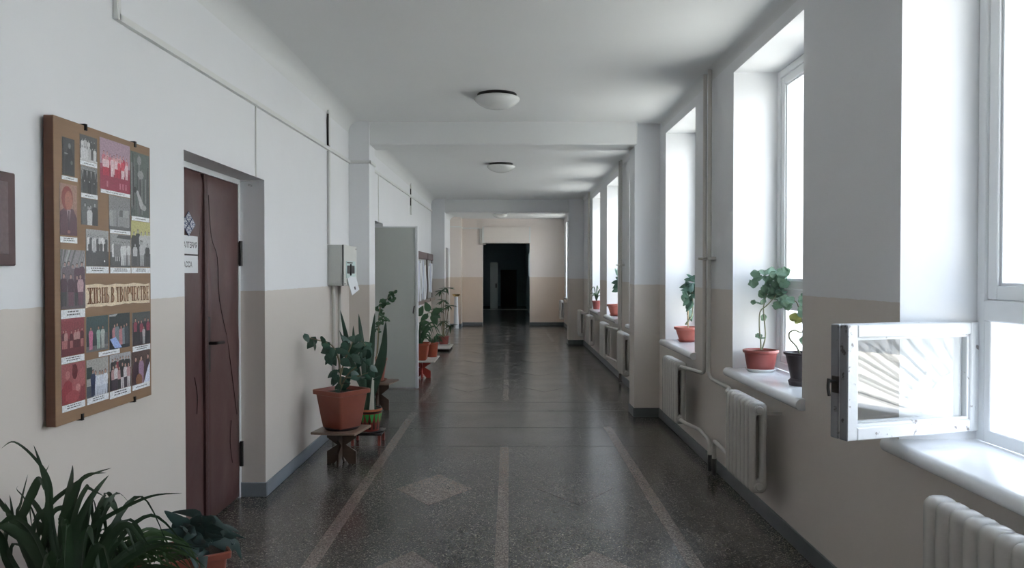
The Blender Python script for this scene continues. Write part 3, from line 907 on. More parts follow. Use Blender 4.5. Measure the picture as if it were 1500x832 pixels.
K = 1.6
def C(r, g, b): return rgb(r, g, b, K)
class Print:
    """flat print on a card: coloured patches, y to the right and z up in metres from the card's corner"""
    def __init__(self, w, h):
        self.bm = nb(); self.w, self.h = w, h; self.l = self.bm.loops.layers.float_color.new('ink'); self.lift = .0012
    def poly(self, pts, c):
        pts = [(min(max(a, 0), self.w), min(max(b, 0), self.h)) for a, b in pts]
        self.lift += .000012
        vs = [self.bm.verts.new((self.lift, a, b)) for a, b in pts]
        f = self.bm.faces.new(vs)
        for q in f.loops: q[self.l] = (*c, 1)
    def rect(self, a, b, c, d, col): self.poly([(a, c), (b, c), (b, d), (a, d)], col)
    def ell(self, y, z, ry, rz, col, n=9): self.poly([(y + ry * math.cos(2 * PI * k / n), z + rz * math.sin(2 * PI * k / n)) for k in range(n)], col)
    def person(self, y, z, h, coat, skin, hair, legs=None, wd=.30):
        """z = foot line, h = height"""
        w = h * wd
        if legs is not None: self.poly([(y - w * .34, z), (y - w * .05, z), (y, z + h * .3), (y + w * .05, z), (y + w * .34, z), (y + w * .4, z + h * .48), (y - w * .4, z + h * .48)], legs)
        self.poly([(y - w * .42, z + (h * .42 if legs is not None else 0)), (y + w * .42, z + (h * .42 if legs is not None else 0)), (y + w * .5, z + h * .7), (y + w * .32, z + h * .82), (y - w * .32, z + h * .82), (y - w * .5, z + h * .7)], coat)
        self.ell(y, z + h * .91, h * .068, h * .085, hair, 8)
        self.ell(y, z + h * .895, h * .054, h * .07, skin, 8)
    def row(self, n, z, h, coats, skin, hair, legs=None, wd=.30, y0=.06, y1=.94, jit=.12):
        for k in range(n):
            yy = self.w * (y0 + (y1 - y0) * (k + .5) / n) + R.uniform(-1, 1) * self.w * jit / n
            hh = h * R.uniform(.90, 1.05)
            c = R.choice(coats)
            self.person(yy, z, hh, c, skin, hair, R.choice(legs) if legs else None, wd)
    def done(self, parent, y, z, name='photograph'):
        for k in range(4): pass
        w, h = self.w, self.h
        vs = {}
        for x in (0, .0012):
            for a, b in ((0, 0), (w, 0), (w, h), (0, h)): vs[x, a, b] = self.bm.verts.new((x, a, b))
        q = [(0, 0), (w, 0), (w, h), (0, h)]
        for i in range(4):
            a, b = q[i], q[(i + 1) % 4]
            f = self.bm.faces.new((vs[0, a[0], a[1]], vs[0, b[0], b[1]], vs[.0012, b[0], b[1]], vs[.0012, a[0], a[1]]))
            for l in f.loops: l[self.l] = (.5, .5, .5, 1)
        return obj(name, self.bm, M['print'], parent, (BX + .0004, y - BY, z - BZ), norm=False)

G = lambda v: C(v, v, v)
def base_print(y0, y1, z1, z0, top, bot, split=.5):
    p = Print(y1 - y0, z1 - z0); p.poly([(0, 0), (p.w, 0), (p.w, p.h), (0, p.h)], bot)
    p.rect(0, p.w, p.h * split, p.h, top); return p
def caption(y0, y1, z1, z0, lines=2):
    p = Print(y1 - y0, z1 - z0); p.rect(0, p.w, 0, p.h, C(188, 190, 192))
    for k in range(lines):
        zz = p.h * (.68 - .34 * k) if lines > 1 else p.h * .42
        a = p.w * R.uniform(.14, .28); e_ = p.w - a
        yy = a
        while yy < e_:
            l = R.uniform(.008, .02); p.rect(yy, min(yy + l, e_), zz, zz + p.h * .14, C(60, 60, 62)); yy += l + .004
    p.done(bd, y0, z0, 'caption')
SK, HA = G(135), G(32)
CAPS = [(2.882, 2.987, 1.995, 1.980, 1), (3.006, 3.13, 2.072, 2.054, 1), (3.011, 3.132, 1.942, 1.924, 1), (3.156, 3.40, 1.974, 1.958, 1), (3.412, 3.58, 1.880, 1.860, 1), (2.869, 2.982, 1.760, 1.737, 2),
        (2.869, 3.033, 1.478, 1.444, 2), (3.042, 3.213, 1.647, 1.619, 2), (3.226, 3.40, 1.644, 1.619, 2), (3.226, 3.40, 1.808, 1.792, 1), (3.406, 3.586, 1.645, 1.619, 2), (2.869, 3.025, 1.296, 1.270, 2),
        (3.13, 3.299, 1.290, 1.270, 1), (3.412, 3.58, 1.285, 1.258, 2), (2.872, 3.028, 1.110, 1.084, 2), (3.042, 3.206, 1.110, 1.084, 2), (3.215, 3.394, 1.110, 1.078, 2), (3.408, 3.573, 1.108, 1.084, 1)]
# single portrait in the dark
p = base_print(2.887, 2.968, 2.143, 1.998, G(58), G(50)); w, h = p.w, p.h
p.poly([(w * .2, 0), (w * .95, 0), (w * .92, h * .5), (w * .75, h * .72), (w * .45, h * .72), (w * .25, h * .5)], G(38)); p.ell(w * .58, h * .80, w * .11, h * .075, G(112)); p.ell(w * .3, h * .58, w * .16, h * .02, G(120)); p.ell(w * .75, h * .36, w * .1, h * .06, G(85)); p.done(bd, 2.887, 1.998)
# group in white shirts
p = base_print(3.006, 3.13, 2.176, 2.073, G(70), G(55)); p.row(5, p.h * .35, p.h * .55, [G(150), G(60), G(165)], SK, HA, wd=.42); p.row(6, p.h * .04, p.h * .55, [G(170), G(150), G(70)], SK, HA, wd=.42); p.rect(0, p.w, 0, p.h * .08, G(165)); p.done(bd, 3.006, 2.073)
# men in dark suits, two rows
p = base_print(3.011, 3.13, 2.052, 1.943, G(112), G(70)); p.row(4, p.h * .36, p.h * .62, [G(42), G(48)], SK, HA, wd=.5, jit=0)
for q in (.2, .45, .7, .95): p.poly([(p.w * (q - .12), p.h * .84), (p.w * (q - .06), p.h * .84), (p.w * (q - .09), p.h * .55)], G(150))
p.row(3, 0, p.h * .48, [G(34), G(48)], G(150), HA, wd=.62, jit=0); p.done(bd, 3.011, 1.943)
p = base_print(3.011, 3.132, 1.922, 1.815, G(75), G(65)); p.row(4, -p.h * .2, p.h * 1.05, [G(45), G(80)], SK, HA, wd=.4, jit=.3); p.person(p.w * .5, -p.h * .1, p.h * .82, G(165), G(150), HA, wd=.46); p.done(bd, 3.011, 1.815)
# red dance group
p = base_print(3.151, 3.40, 2.190, 1.974, C(140, 118, 130), C(122, 38, 58), .46)
p.rect(0, p.w, p.h * .40, p.h * .50, C(128, 60, 78))
p.row(8, p.h * .33, p.h * .44, [C(150, 40, 60), C(165, 95, 105), C(175, 130, 135)], C(165, 125, 125), C(75, 35, 45), [C(185, 165, 170), C(120, 30, 45), C(180, 150, 155)], .34)
p.row(7, p.h * .28, p.h * .40, [C(170, 60, 75), C(185, 160, 165)], C(170, 130, 130), C(75, 35, 45), [C(150, 40, 58), C(185, 165, 170)], .34)
for q in (.2, .62, .72, .82): p.rect(p.w * q, p.w * (q + .05), p.h * .06, p.h * .18, C(150, 85, 100))
p.done(bd, 3.151, 1.974)
# tall scene with curtains
p = base_print(3.406, 3.58, 2.174, 1.880, C(72, 80, 76), C(66, 74, 70))
for k in range(22): a = R.uniform(0, .95) * p.w; p.rect(a, a + R.uniform(.003, .01), p.h * R.uniform(0, .3), p.h * R.uniform(.5, 1), G(R.choice([48, 60, 92, 108])))
p.ell(p.w * .45, p.h * .88, .02, .022, G(112)); p.ell(p.w * .52, p.h * .66, .03, .02, G(120)); p.poly([(p.w * .25, p.h * .42), (p.w * .38, p.h * .40), (p.w * .72, p.h * .17), (p.w * .66, p.h * .11), (p.w * .5, p.h * .13)], G(140)); p.ell(p.w * .22, p.h * .41, .016, .014, G(40)); p.ell(p.w * .70, p.h * .15, .022, .014, G(128)); p.done(bd, 3.406, 1.880)
# man in a brown jacket
p = base_print(2.869, 2.982, 1.965, 1.766, C(132, 104, 92), C(120, 92, 84)); w, h = p.w, p.h
p.poly([(0, 0), (w, 0), (w * .98, h * .35), (w * .78, h * .52), (w * .3, h * .55), (0, h * .45)], C(74, 48, 56)); p.ell(w * .42, h * .72, w * .34, h * .24, C(108, 48, 40), 14); p.ell(w * .50, h * .68, w * .23, h * .19, C(138, 88, 76), 12)
p.poly([(w * .38, h * .50), (w * .62, h * .50), (w * .52, h * .2)], C(140, 120, 125)); p.poly([(w * .47, h * .48), (w * .54, h * .48), (w * .54, h * .1), (w * .47, h * .1)], C(62, 42, 52)); p.ell(w * .5, h * .07, w * .09, h * .035, C(130, 90, 90)); p.done(bd, 2.869, 1.766)
# crowd on a slope
p = base_print(2.869, 3.035, 1.711, 1.480, C(120, 115, 118), C(80, 70, 74))
for k in range(14): a = R.uniform(-.3, 1) * p.w; p.poly([(a, p.h * .6), (a + .012, p.h * .6), (a + .06, p.h), (a + .048, p.h)], G(R.choice([85, 140, 105])))
p.row(5, p.h * .3, p.h * .5, [C(70, 48, 58), C(150, 125, 130), C(90, 80, 86)], C(140, 115, 110), G(42), wd=.36); p.row(4, p.h * .05, p.h * .58, [C(155, 128, 132), C(150, 140, 142), C(62, 44, 52)], C(140, 112, 106), G(45), [G(52), C(90, 62, 72)], .36, jit=.3); p.done(bd, 2.869, 1.480)
# four black and white groups
p = base_print(3.044, 3.213, 1.799, 1.648, G(130), G(62), .42); p.row(9, p.h * .42, p.h * .44, [G(180), G(165), G(70)], SK, G(38), wd=.36); p.row(5, p.h * .38, p.h * .3, [G(150), G(60)], SK, G(40), wd=.5); p.rect(p.w * .78, p.w * .83, p.h * .12, p.h * .17, G(190)); p.done(bd, 3.044, 1.648)
p = base_print(3.226, 3.40, 1.790, 1.646, G(120), G(70), .45); p.poly([(p.w * .3, p.h * .88), (p.w, p.h * .86), (p.w, p.h * .98), (p.w * .4, p.h * .98)], G(60)); p.row(4, p.h * .3, p.h * .52, [G(170), G(100)], SK, G(40), wd=.4, y1=.62); p.row(3, p.h * .05, p.h * .75, [G(170), G(150)], SK, G(40), [G(140), G(165)], .3, y0=.5)
for q in (.25, .33, .42): p.rect(p.w * q, p.w * (q + .03), p.h * .18, p.h * .32, G(165))
p.done(bd, 3.226, 1.646)
p = base_print(3.22, 3.40, 1.955, 1.808, G(108), G(88)); p.row(6, p.h * .1, p.h * .62, [G(130), G(118), G(82)], G(115), G(75), wd=.4, jit=.4); p.rect(p.w * .4, p.w * .95, p.h * .12, p.h * .4, G(118)); p.done(bd, 3.22, 1.808)
p = base_print(3.406, 3.586, 1.858, 1.649, C(150, 146, 96), G(70), .62); p.row(5, p.h * .3, p.h * .52, [G(38), G(150), C(90, 92, 70)], G(130), C(70, 40, 34), wd=.42, jit=.4); p.row(4, p.h * .02, p.h * .55, [C(140, 146, 116), G(50), G(150)], G(130), G(50), [G(60), G(130)], .42, jit=.4); p.done(bd, 3.406, 1.649)
# lower rows
p = base_print(2.869, 3.025, 1.444, 1.298, C(112, 52, 58), C(84, 36, 42), .45); p.row(6, p.h * .2, p.h * .5, [C(140, 95, 95), C(70, 30, 36), C(150, 115, 112)], C(150, 110, 105), C(50, 25, 28), [C(140, 90, 90), C(70, 30, 35)], .34, jit=.5); p.done(bd, 2.869, 1.298)
p = base_print(3.04, 3.204, 1.442, 1.297, C(50, 66, 66), C(44, 52, 56), .5); p.rect(0, p.w, 0, p.h * .16, G(90))
for q, cc in ((.2, C(160, 95, 120)), (.55, C(130, 150, 140)), (.75, C(150, 155, 150))): p.person(p.w * q, p.h * .06, p.h * .66, cc, C(140, 105, 90), G(30), cc, .34)
for q in range(6): p.rect(p.w * (.62 + q * .065), p.w * (.635 + q * .065), p.h * .1, p.h * .5, G(130))
p.done(bd, 3.04, 1.297)
p = base_print(3.215, 3.387, 1.443, 1.290, C(38, 46, 46), C(40, 44, 50), .5); p.poly([(0, p.h * .98), (p.w * .4, p.h), (p.w * .3, p.h * .93), (0, p.h * .94)], G(140)); p.row(5, p.h * .1, p.h * .62, [C(100, 110, 115), C(60, 62, 68), C(150, 100, 105)], C(150, 115, 100), G(30), wd=.4, y0=.15)
p.poly([(p.w * .02, p.h * .3), (p.w * .3, p.h * .34), (p.w * .6, p.h * .02), (p.w * .25, p.h * .02)], C(130, 150, 190)); p.done(bd, 3.215, 1.290)
p = base_print(3.412, 3.58, 1.439, 1.287, C(64, 68, 66), C(46, 40, 46), .7); p.row(5, p.h * .12, p.h * .72, [C(44, 38, 44), C(120, 50, 66), C(100, 98, 104)], C(150, 118, 105), G(28), [G(35), C(60, 50, 55)], .34); p.person(p.w * .62, p.h * .02, p.h * .55, C(150, 145, 142), C(150, 118, 105), G(30), G(140), .34); p.done(bd, 3.412, 1.287)
p = base_print(2.869, 3.03, 1.267, 1.112, C(130, 74, 76), C(112, 52, 56), .4)
for y_, z_, a_, b_, cc in ((.25, .3, .24, .3, C(120, 48, 54)), (.25, .72, .1, .11, C(150, 100, 98)), (.62, .42, .2, .28, C(138, 80, 82)), (.55, .78, .12, .2, C(90, 40, 44)), (.86, .6, .13, .25, C(140, 82, 82)), (.68, .36, .1, .1, C(160, 115, 112)), (.45, .16, .3, .16, C(132, 62, 66))): p.ell(p.w * y_, p.h * z_, p.w * a_, p.h * b_, cc)
p.done(bd, 2.869, 1.112)
p = base_print(3.04, 3.204, 1.266, 1.111, C(136, 134, 130), C(70, 74, 78), .3); p.rect(p.w * .62, p.w, p.h * .0, p.h * .4, C(44, 50, 56)); p.rect(0, p.w * .24, p.h * .5, p.h * .8, C(40, 52, 48)); p.row(4, -p.h * .05, p.h * .78, [C(175, 178, 185), C(168, 172, 182)], C(150, 118, 105), G(35), [C(160, 165, 175)], .34, y0=.38, jit=.2); p.person(p.w * .28, p.h * .02, p.h * .72, C(44, 52, 78), C(140, 108, 95), G(30), C(40, 48, 70), .34); p.done(bd, 3.04, 1.111)
p = base_print(3.215, 3.394, 1.267, 1.112, C(140, 140, 142), C(52, 48, 52), .55); p.row(7, p.h * .35, p.h * .56, [G(40), C(120, 45, 52), G(52)], C(150, 118, 105), G(30), wd=.36); p.row(6, 0, p.h * .72, [C(150, 118, 118), G(36), C(165, 160, 160)], C(150, 118, 105), G(30), [G(44), C(160, 155, 155), C(62, 52, 60)], .32, jit=.3); p.done(bd, 3.215, 1.112)
p = base_print(3.40, 3.573, 1.26, 1.108, C(74, 58, 54), C(66, 46, 42), .5); p.row(4, -p.h * .1, p.h * .95, [C(50, 38, 46), C(125, 100, 120), C(60, 44, 52)], C(150, 118, 105), G(30), wd=.34, jit=.4); p.poly([(p.w * .66, 0), (p.w, 0), (p.w, p.h * .62), (p.w * .86, p.h * .4)], C(178, 182, 196)); p.ell(p.w * .4, p.h * .12, p.w * .18, p.h * .2, C(110, 78, 58)); p.done(bd, 3.40, 1.108)
for c_ in CAPS: caption(*c_)
# title
p = Print(.54, .098)
edge = [(0, 0)]; 
for k in range(1, 14): edge.append((.54 * k / 14, R.uniform(0, .008)))
edge += [(.54, .002), (.54, .094)]
for k in range(13, 0, -1): edge.append((.54 * k / 14, .098 - R.uniform(0, .008)))
edge.append((0, .094))
p.poly(edge, C(186, 170, 146)); p.done(bd, 3.036, 1.478, 'title_card')
me = Serif().mesh('ЖИЗНЬ В ТВОРЧЕСТВЕ', .066, .520); me.materials.append(M['brown_ink'])
link('title_lettering', me, bd, (BX + .0030, 3.306 - BY, 1.527 - BZ), (PI / 2, 0, PI / 2))
# ------------------------------------------------------------------ maroon padded double door
DXP = -1.945
dr = group_empty('door_1', 'maroon padded double door with white office signs', 'door', (DXP, 0, 0))
bm = nb()
box(bm, -.06, .004, 4.09, 4.125, 0, 2.29); box(bm, -.06, .004, 5.395, 5.43, 0, 2.29); box(bm, -.06, .004, 4.125, 5.395, 2.255, 2.29)
obj('door_frame', bm, M['frame_clean'], dr)
bm = nb(); box(bm, -.08, -.061, 4.09, 5.43, 0, 2.29); obj('door_back', bm, M['black'], dr)
def padded(y0, y1, z0, z1, seed):
    bm = nb(); nu, nv = 16, 44
    rr = random.Random(seed)
    bumps = [(rr.uniform(y0, y1), rr.uniform(z0, z1), rr.uniform(.06, .2), rr.uniform(-.006, .007)) for _ in range(26)]
    gr = []
    for i in range(nu + 1):
        row = []
        for j in range(nv + 1):
            y = y0 + (y1 - y0) * i / nu; z = z0 + (z1 - z0) * j / nv
            e_ = min(i, nu - i, j, nv - j)
            x = (.0 if e_ == 0 else .014) + sum(a * math.exp(-((y - b) ** 2 * 2 + (z - c) ** 2 * .5) / s ** 2) for b, c, s, a in bumps) * (1 if e_ else 0)
            row.append(bm.verts.new((x, y, z)))
        gr.append(row)
    for i in range(nu):
        for j in range(nv): bm.faces.new((gr[i][j], gr[i + 1][j], gr[i + 1][j + 1], gr[i][j + 1]))
    # back edge
    for v in (gr[0], gr[nu], [r[0] for r in gr], [r[nv] for r in gr]):
        bk = [bm.verts.new((-.045, q.co.y, q.co.z)) for q in v]
        for k in range(len(v) - 1): bm.faces.new((v[k], v[k + 1], bk[k + 1], bk[k]))
    return bm
MEET = 4.785
L1 = obj('door_leaf', padded(4.127, MEET - .012, .012, 2.252, 3), M['maroon'], dr, smooth=60)
L2 = obj('door_leaf', padded(MEET + .003, 5.393, .012, 2.252, 8), M['maroon'], dr, smooth=60)
bm = nb(); box(bm, -.02, .03, MEET - .05, MEET + .004, .02, 2.245, .012, seg=2)
obj('padded_meeting_strip', bm, mat('dark_maroon_strip', (.055, .020, .018), .5, .3, 8, .4), L1, smooth=50)
def crease(parent, pts):
    bm = nb(); tube(bm, smooth_path([(.0165, a, b) for a, b in pts]), .0024, 5); obj('crease', bm, M['crease'], parent)
crease(L2, [(4.83, 2.12), (4.87, 1.86), (4.97, 1.72), (5.0, 1.45), (5.13, 1.18), (5.20, .98), (5.31, .62)])
crease(L2, [(5.20, .60), (5.18, .45), (5.22, .3)])
crease(L1, [(4.74, 2.16), (4.69, 1.9), (4.66, 1.7)])
crease(L1, [(4.60, .98), (4.64, .86), (4.63, .75)])
hb = nb(); box(hb, .012, .022, MEET + .012, MEET + .055, .98, 1.34, .004); hp = obj('handle_plate', hb, M['metal_dark'], L2)
hb = nb(); tube(hb, smooth_path([(.02, MEET + .03, 1.17), (.06, MEET + .035, 1.17), (.068, MEET + .06, 1.17), (.066, MEET + .16, 1.165)]), .010, 8); obj('door_handle', hb, M['metal_dark'], L2, smooth=60)
for zz in (.32, 1.76):
    hb = nb(); tube(hb, [(.018, 5.398, zz - .09), (.018, 5.398, zz + .09)], .013, 8); box(hb, .0, .012, 5.35, 5.40, zz - .08, zz + .08); obj('hinge', hb, M['metal_dark'], dr, smooth=50)
def sign(y0, y1, z0, z1, txt, th, tw):
    bm = nb(); box(bm, .020, .0225, y0, y1, z0, z1); s = obj('office_sign', bm, M['paper'], L1)
    me = text_mesh(txt, th, tw); me.materials.append(M['ink'])
    link('lettering', me, s, (.0230, (y0 + y1) / 2, (z0 + z1) / 2), (PI / 2, 0, PI / 2))
sign(4.325, 4.645, 1.735, 1.845, 'БУХГАЛТЕРИЯ', .036, .285)
sign(4.325, 4.645, 1.620, 1.725, 'КАССА', .036, .15)
bm = nb(); box(bm, .016, .019, 4.325, 4.645, 1.726, 1.734); obj('sign_gap', bm, M['ink'], L1)
def emblem_tile(y, z, r):
    bm = nb(); prism(bm, [(y - r, z), (y, z - r * .8), (y + r, z), (y, z + r * .8)], 0, .027, .030)
    e_ = obj('ornament_tile', bm, M['blue_ink'], L1)
    bm = nb()
    for k in range(8):
        a = k * PI / 4; c, s = math.cos(a) * r, math.sin(a) * r
        prism(bm, [(y + c * .14, z + s * .14), (y + c * .42 - s * .12, z + s * .36 + c * .1), (y + c * .58, z + s * .5), (y + c * .42 + s * .12, z + s * .36 - c * .1)], 0, .0301, .0306)
    q = .86
    for a, b in (((-1, 0), (0, -1)), ((0, -1), (1, 0)), ((1, 0), (0, 1)), ((0, 1), (-1, 0))):
        P = [(y + a[0] * r * q, z + a[1] * r * .8 * q), (y + b[0] * r * q, z + b[1] * r * .8 * q), (y + b[0] * r * .78, z + b[1] * r * .8 * .78), (y + a[0] * r * .78, z + a[1] * r * .8 * .78)]
        prism(bm, P, 0, .0301, .0306)
    obj('ornament', bm, M['paper'], e_)
for y_, z_ in ((4.500, 1.953), (4.552, 1.915), (4.500, 1.877), (4.448, 1.915)):
    emblem_tile(y_, z_, .046)
t = thing('wall_bracket', 'small white bracket under the lintel of the maroon door', 'bracket', (-1.86, 5.43, 2.25))
bm = nb(); tube(bm, [(0, 0, 0), (0, -.05, 0)], .008, 8); obj('peg', bm, M['steel'], t)
bm = nb(); tube(bm, smooth_path([(-.08, -.008, .025), (-.04, -.03, .03), (.02, -.03, .03), (.06, -.008, .032)]), .004, 6); obj('wire', bm, M['trunk'], t)

# ------------------------------------------------------------------ cable trunking and wires on the left wall
def duct(label, segs, name='cable_trunking', m='trunk'):
    x, y, z = segs[0][0], segs[0][2], segs[0][4]
    t = thing(name, label, 'trunking', (x, y, z))
    for s in segs:
        bm = nb(); box(bm, s[0] - x, s[1] - x, s[2] - y, s[3] - y, s[4] - z, s[5] - z, .003); obj('duct', bm, M[m], t)
    return t
def sloped(bm, y0, z0, y1, z1, x0, x1, h):
    prism(bm, [(y0, z0), (y1, z1), (y1, z1 + h), (y0, z0 + h)], 0, x0, x1)
t = thing('cable_trunking', 'long white cable trunking along the near left wall above the door', 'trunking', (XL, 3.38, 2.75))
bm = nb(); sloped(bm, 0, 0, 4.90, .075, .001, .026, .032); obj('duct', bm, M['trunk'], t)
bm = nb(); box(bm, .001, .026, -.014, .014, .0, .52, .003); obj('duct', bm, M['trunk'], t)
bm = nb(); box(bm, .001, .249, 4.876, 4.899, .074, .107, .003); obj('duct', bm, M['trunk'], t)
bm = nb(); box(bm, .226, .25, 4.876, 5.2, .074, .107, .003); obj('duct', bm, M['trunk'], t)
t = thing('cable_trunking', 'white cable trunking along the left wall beyond the nearer pilaster', 'trunking', (XL, 9.6, 2.93))
bm = nb(); sloped(bm, 0, 0, 7.39, .08, .001, .026, .032); obj('duct', bm, M['trunk'], t)
duct('thin white cable strip dropping to the maroon door lintel', [(XL, XL + .010, 5.235, 5.247, 2.29, 2.79)], 'cable_strip')
duct('thin cable strip dropping to the white door opening', [(XL, XL + .010, 10.13, 10.14, 2.31, 2.94)], 'cable_strip')
t = thing('cable_riser', 'white riser with dark open slit above the electric cabinet', 'conduit', (XL, 7.30, 1.90))
for z0, z1 in ((0, .905), (.955, 1.30)):
    bm = nb(); box(bm, .001, .024, -.004, .050, z0, z1, .003); obj('duct', bm, M['trunk'], t)
bm = nb(); box(bm, .001, .016, -.010, -.004, .0, .905); obj('edge_gap', bm, M['steel'], t)
bm = nb(); box(bm, .004, .020, -.018, -.004, .955, 1.26); obj('slit', bm, M['metal_dark'], t)
t = thing('cable_riser', 'short white riser with dark slit above the second bay trunking', 'conduit', (XL, 13.4, 2.70))
for z0, z1 in ((-.04, .26), (.32, .54)):
    bm = nb(); box(bm, .001, .024, 0, .06, z0, z1, .003); obj('duct', bm, M['trunk'], t)
for z0, z1 in ((.12, .26), (.32, .42)):
    bm = nb(); box(bm, .004, .02, -.02, 0, z0, z1); obj('slit', bm, M['metal_dark'], t)
for dy, lb in ((7.42, 'left of two pale pipes below the electric cabinet'), (7.68, 'right of two pale pipes below the electric cabinet')):
    t = thing('wall_pipe', lb, 'pipe', (XL + .03, dy, 0))
    bm = nb(); tube(bm, [(0, 0, .0), (0, 0, 1.5)], .019, 10); obj('pipe_run', bm, M['pipe'], t, smooth=50)

# electric cabinet
ec = thing('electric_cabinet', 'grey electric cabinet with open breaker hatch before the left pilaster', 'cabinet', (XL, 7.30, 1.495))
bm = nb(); box(bm, .0, .145, 0, .62, 0, .40, .004); obj('body', bm, M['box'], ec)
bm = nb(); box(bm, .012, .135, -.004, 0, .02, .385, .002); obj('side_plate', bm, M['box'], ec)
bm = nb(); box(bm, .145, .151, -.002, .02, -.0, .40); obj('dark_gap', bm, M['black'], ec)
bm = nb(); box(bm, .145, .158, .022, .62, .0, .402, .003); fr_ = obj('front_cover', bm, M['box_front'], ec)
bm = nb(); box(bm, .158, .164, .10, .53, .075, .245, .003); br = obj('breaker_window', bm, M['mint'], ec)
for a, b in ((.13, .25), (.31, .46)):
    bm = nb(); box(bm, .164, .170, a, b, .12, .20, .002); obj('breaker_block', bm, M['metal_dark'], br)
bm = nb(); box(bm, .164, .166, .13, .38, .222, .234); obj('breaker_label', bm, M['metal_dark'], br)
bm = nb(); box(bm, .164, .176, .265, .29, .10, .215, .002); obj('breaker_switch', bm, M['black'], br)
bm = nb(); box(bm, 0, .006, 0, .42, -.175, 0, .002); hf = obj('hatch_flap', bm, M['paper'], ec, (.162, .13, .07), (math.radians(7), math.radians(-14), 0))
bm = nb(); box(bm, .006, .009, .19, .24, -.145, -.115); obj('flap_latch', bm, M['black'], hf)
for yy, zz in ((.58, .375), (.05, .02)):
    bm = nb(); box(bm, .158, .161, yy - .012, yy + .012, zz - .006, zz + .006); obj('screw', bm, M['metal_dark'], ec)

# ------------------------------------------------------------------ white door leaf standing open
wd = group_empty('door_2', 'greyish white door leaf standing open across the left corridor side', 'door', (-1.87, 10.5, 0))
wd.rotation_euler = (0, 0, math.radians(-2))
bm = nb(); box(bm, 0, .562, -.022, .022, .012, 2.265, .003); lf = obj('door_leaf', bm, M['door_white'], wd)
bm = nb(); box(bm, .562, .600, -.030, .022, .010, 2.272, .004); obj('edge_strip', bm, M['frame_clean'], lf)
bm = nb(); box(bm, 0, .562, -.028, -.022, 2.25, 2.27, .002); obj('top_strip', bm, M['frame_clean'], lf)
bm = nb(); box(bm, 0, .6, -.024, -.022, .012, .03); obj('bottom_shadow_strip', bm, M['steel'], lf)  # thin strip on the leaf standing in for the shadow line at its foot
for zz in (.81, 1.19):
    bm = nb(); box(bm, .50, .552, -.0245, -.022, zz, zz + .21, .001); obj('lock_plate', bm, M['door_white'], lf)
bm = nb(); tube(bm, smooth_path([(.535, -.022, 1.06), (.538, -.055, 1.075), (.548, -.055, 1.14), (.552, -.022, 1.16)]), .007, 8); obj('door_handle', bm, M['metal_dark'], lf, smooth=60)
bm = nb(); box(bm, -.016, 0, -.02, .02, .0, 2.28); obj('hinge_post', bm, M['frame_clean'], wd)

# brown door in the third bay
d3 = group_empty('door_3', 'narrow brown door in the left wall near the far end', 'door', (XL - .07, 20.9, 0))
bm = nb(); box(bm, -.05, 0, .0, .9, 0, 2.34); obj('door_leaf', bm, M['door_brown'], d3)
bm = nb(); tube(bm, [(0, .1, 1.05), (.05, .1, 1.05), (.05, .2, 1.05)], .01, 6); obj('door_handle', bm, M['steel'], d3)

# ------------------------------------------------------------------ far end
t = thing('lintel_panel', 'white boxed panel above the far dark doorway', 'panel', (DX0, YF, DZ))
bm = nb(); box(bm, 0, DX1 - DX0, -.06, 0, 0, .50, .004); obj('panel', bm, M['white_warm_light'], t)
bm = nb(); box(bm, DX1 - DX0 - .02, DX1 - DX0 + .02, -.07, 0, 0, .5, .003); obj('edge_batten', bm, M['trunk'], t)
bm = nb(); box(bm, -.02, .03, -.07, 0, 0, .5, .003); obj('edge_batten', bm, M['trunk'], t)
duct('beige duct left of the far doorway panel', [(DX0 - .10, DX0 - .03, YF - .05, YF, 2.52, 2.98), (DX0 - .10, DX0 + .10, YF - .05, YF, 2.49, 2.53)], 'cable_duct', 'pipe')
t = thing('cable_conduit', 'horizontal white conduit across the far left corner pilaster', 'conduit', (XL, 22.4, 2.98))
bm = nb(); box(bm, .0, .321, -.02, 0, 0, .035, .002); box(bm, .321, .341, -.02, YF - 22.4, 0, .035, .002); box(bm, .341, .85, YF - 22.42, YF - 22.4, 0, .035, .002); obj('duct', bm, M['trunk'], t)
bm = nb(); tube(bm, smooth_path([(0, 0, .12), (.02, .05, .3), (.05, -.1, .05), (.05, -.05, -.12), (.03, .06, -.16), (.04, .1, .0), (.0, .05, .1)]), .012, 6)
tag(obj('cable_loop', bm, M['black'], None, (XL + .008, 19.6, 2.86), smooth=60), 'black cable loop on the left wall beyond the farther pilaster', 'cable')
t = thing('pedestal_stand', 'slender white pedestal with a brass bowl left of far doorway', 'stand', (-1.555, 22.0, 0))
bm = nb(); lathe(bm, [(0, 0), (.078, 0), (.075, .05), (.060, .5), (.052, .93), (0, .93)], 20); obj('column', bm, M['frame_clean'], t, smooth=40)
bm = nb(); lathe(bm, [(0, .93), (.05, .93), (.10, .96), (.125, 1.0), (.118, 1.0), (.09, .965), (0, .95)], 20); obj('bowl', bm, M['brass'], t, smooth=40)
for a in range(4):
    bm = nb(); bmesh.ops.create_icosphere(bm, subdivisions=1, radius=.022, matrix=Matrix.Translation((.05 * math.cos(a * 1.7), .05 * math.sin(a * 1.7), .985))); obj('pebble', bm, M['brass'] if a % 2 else M['metal_dark'], t)

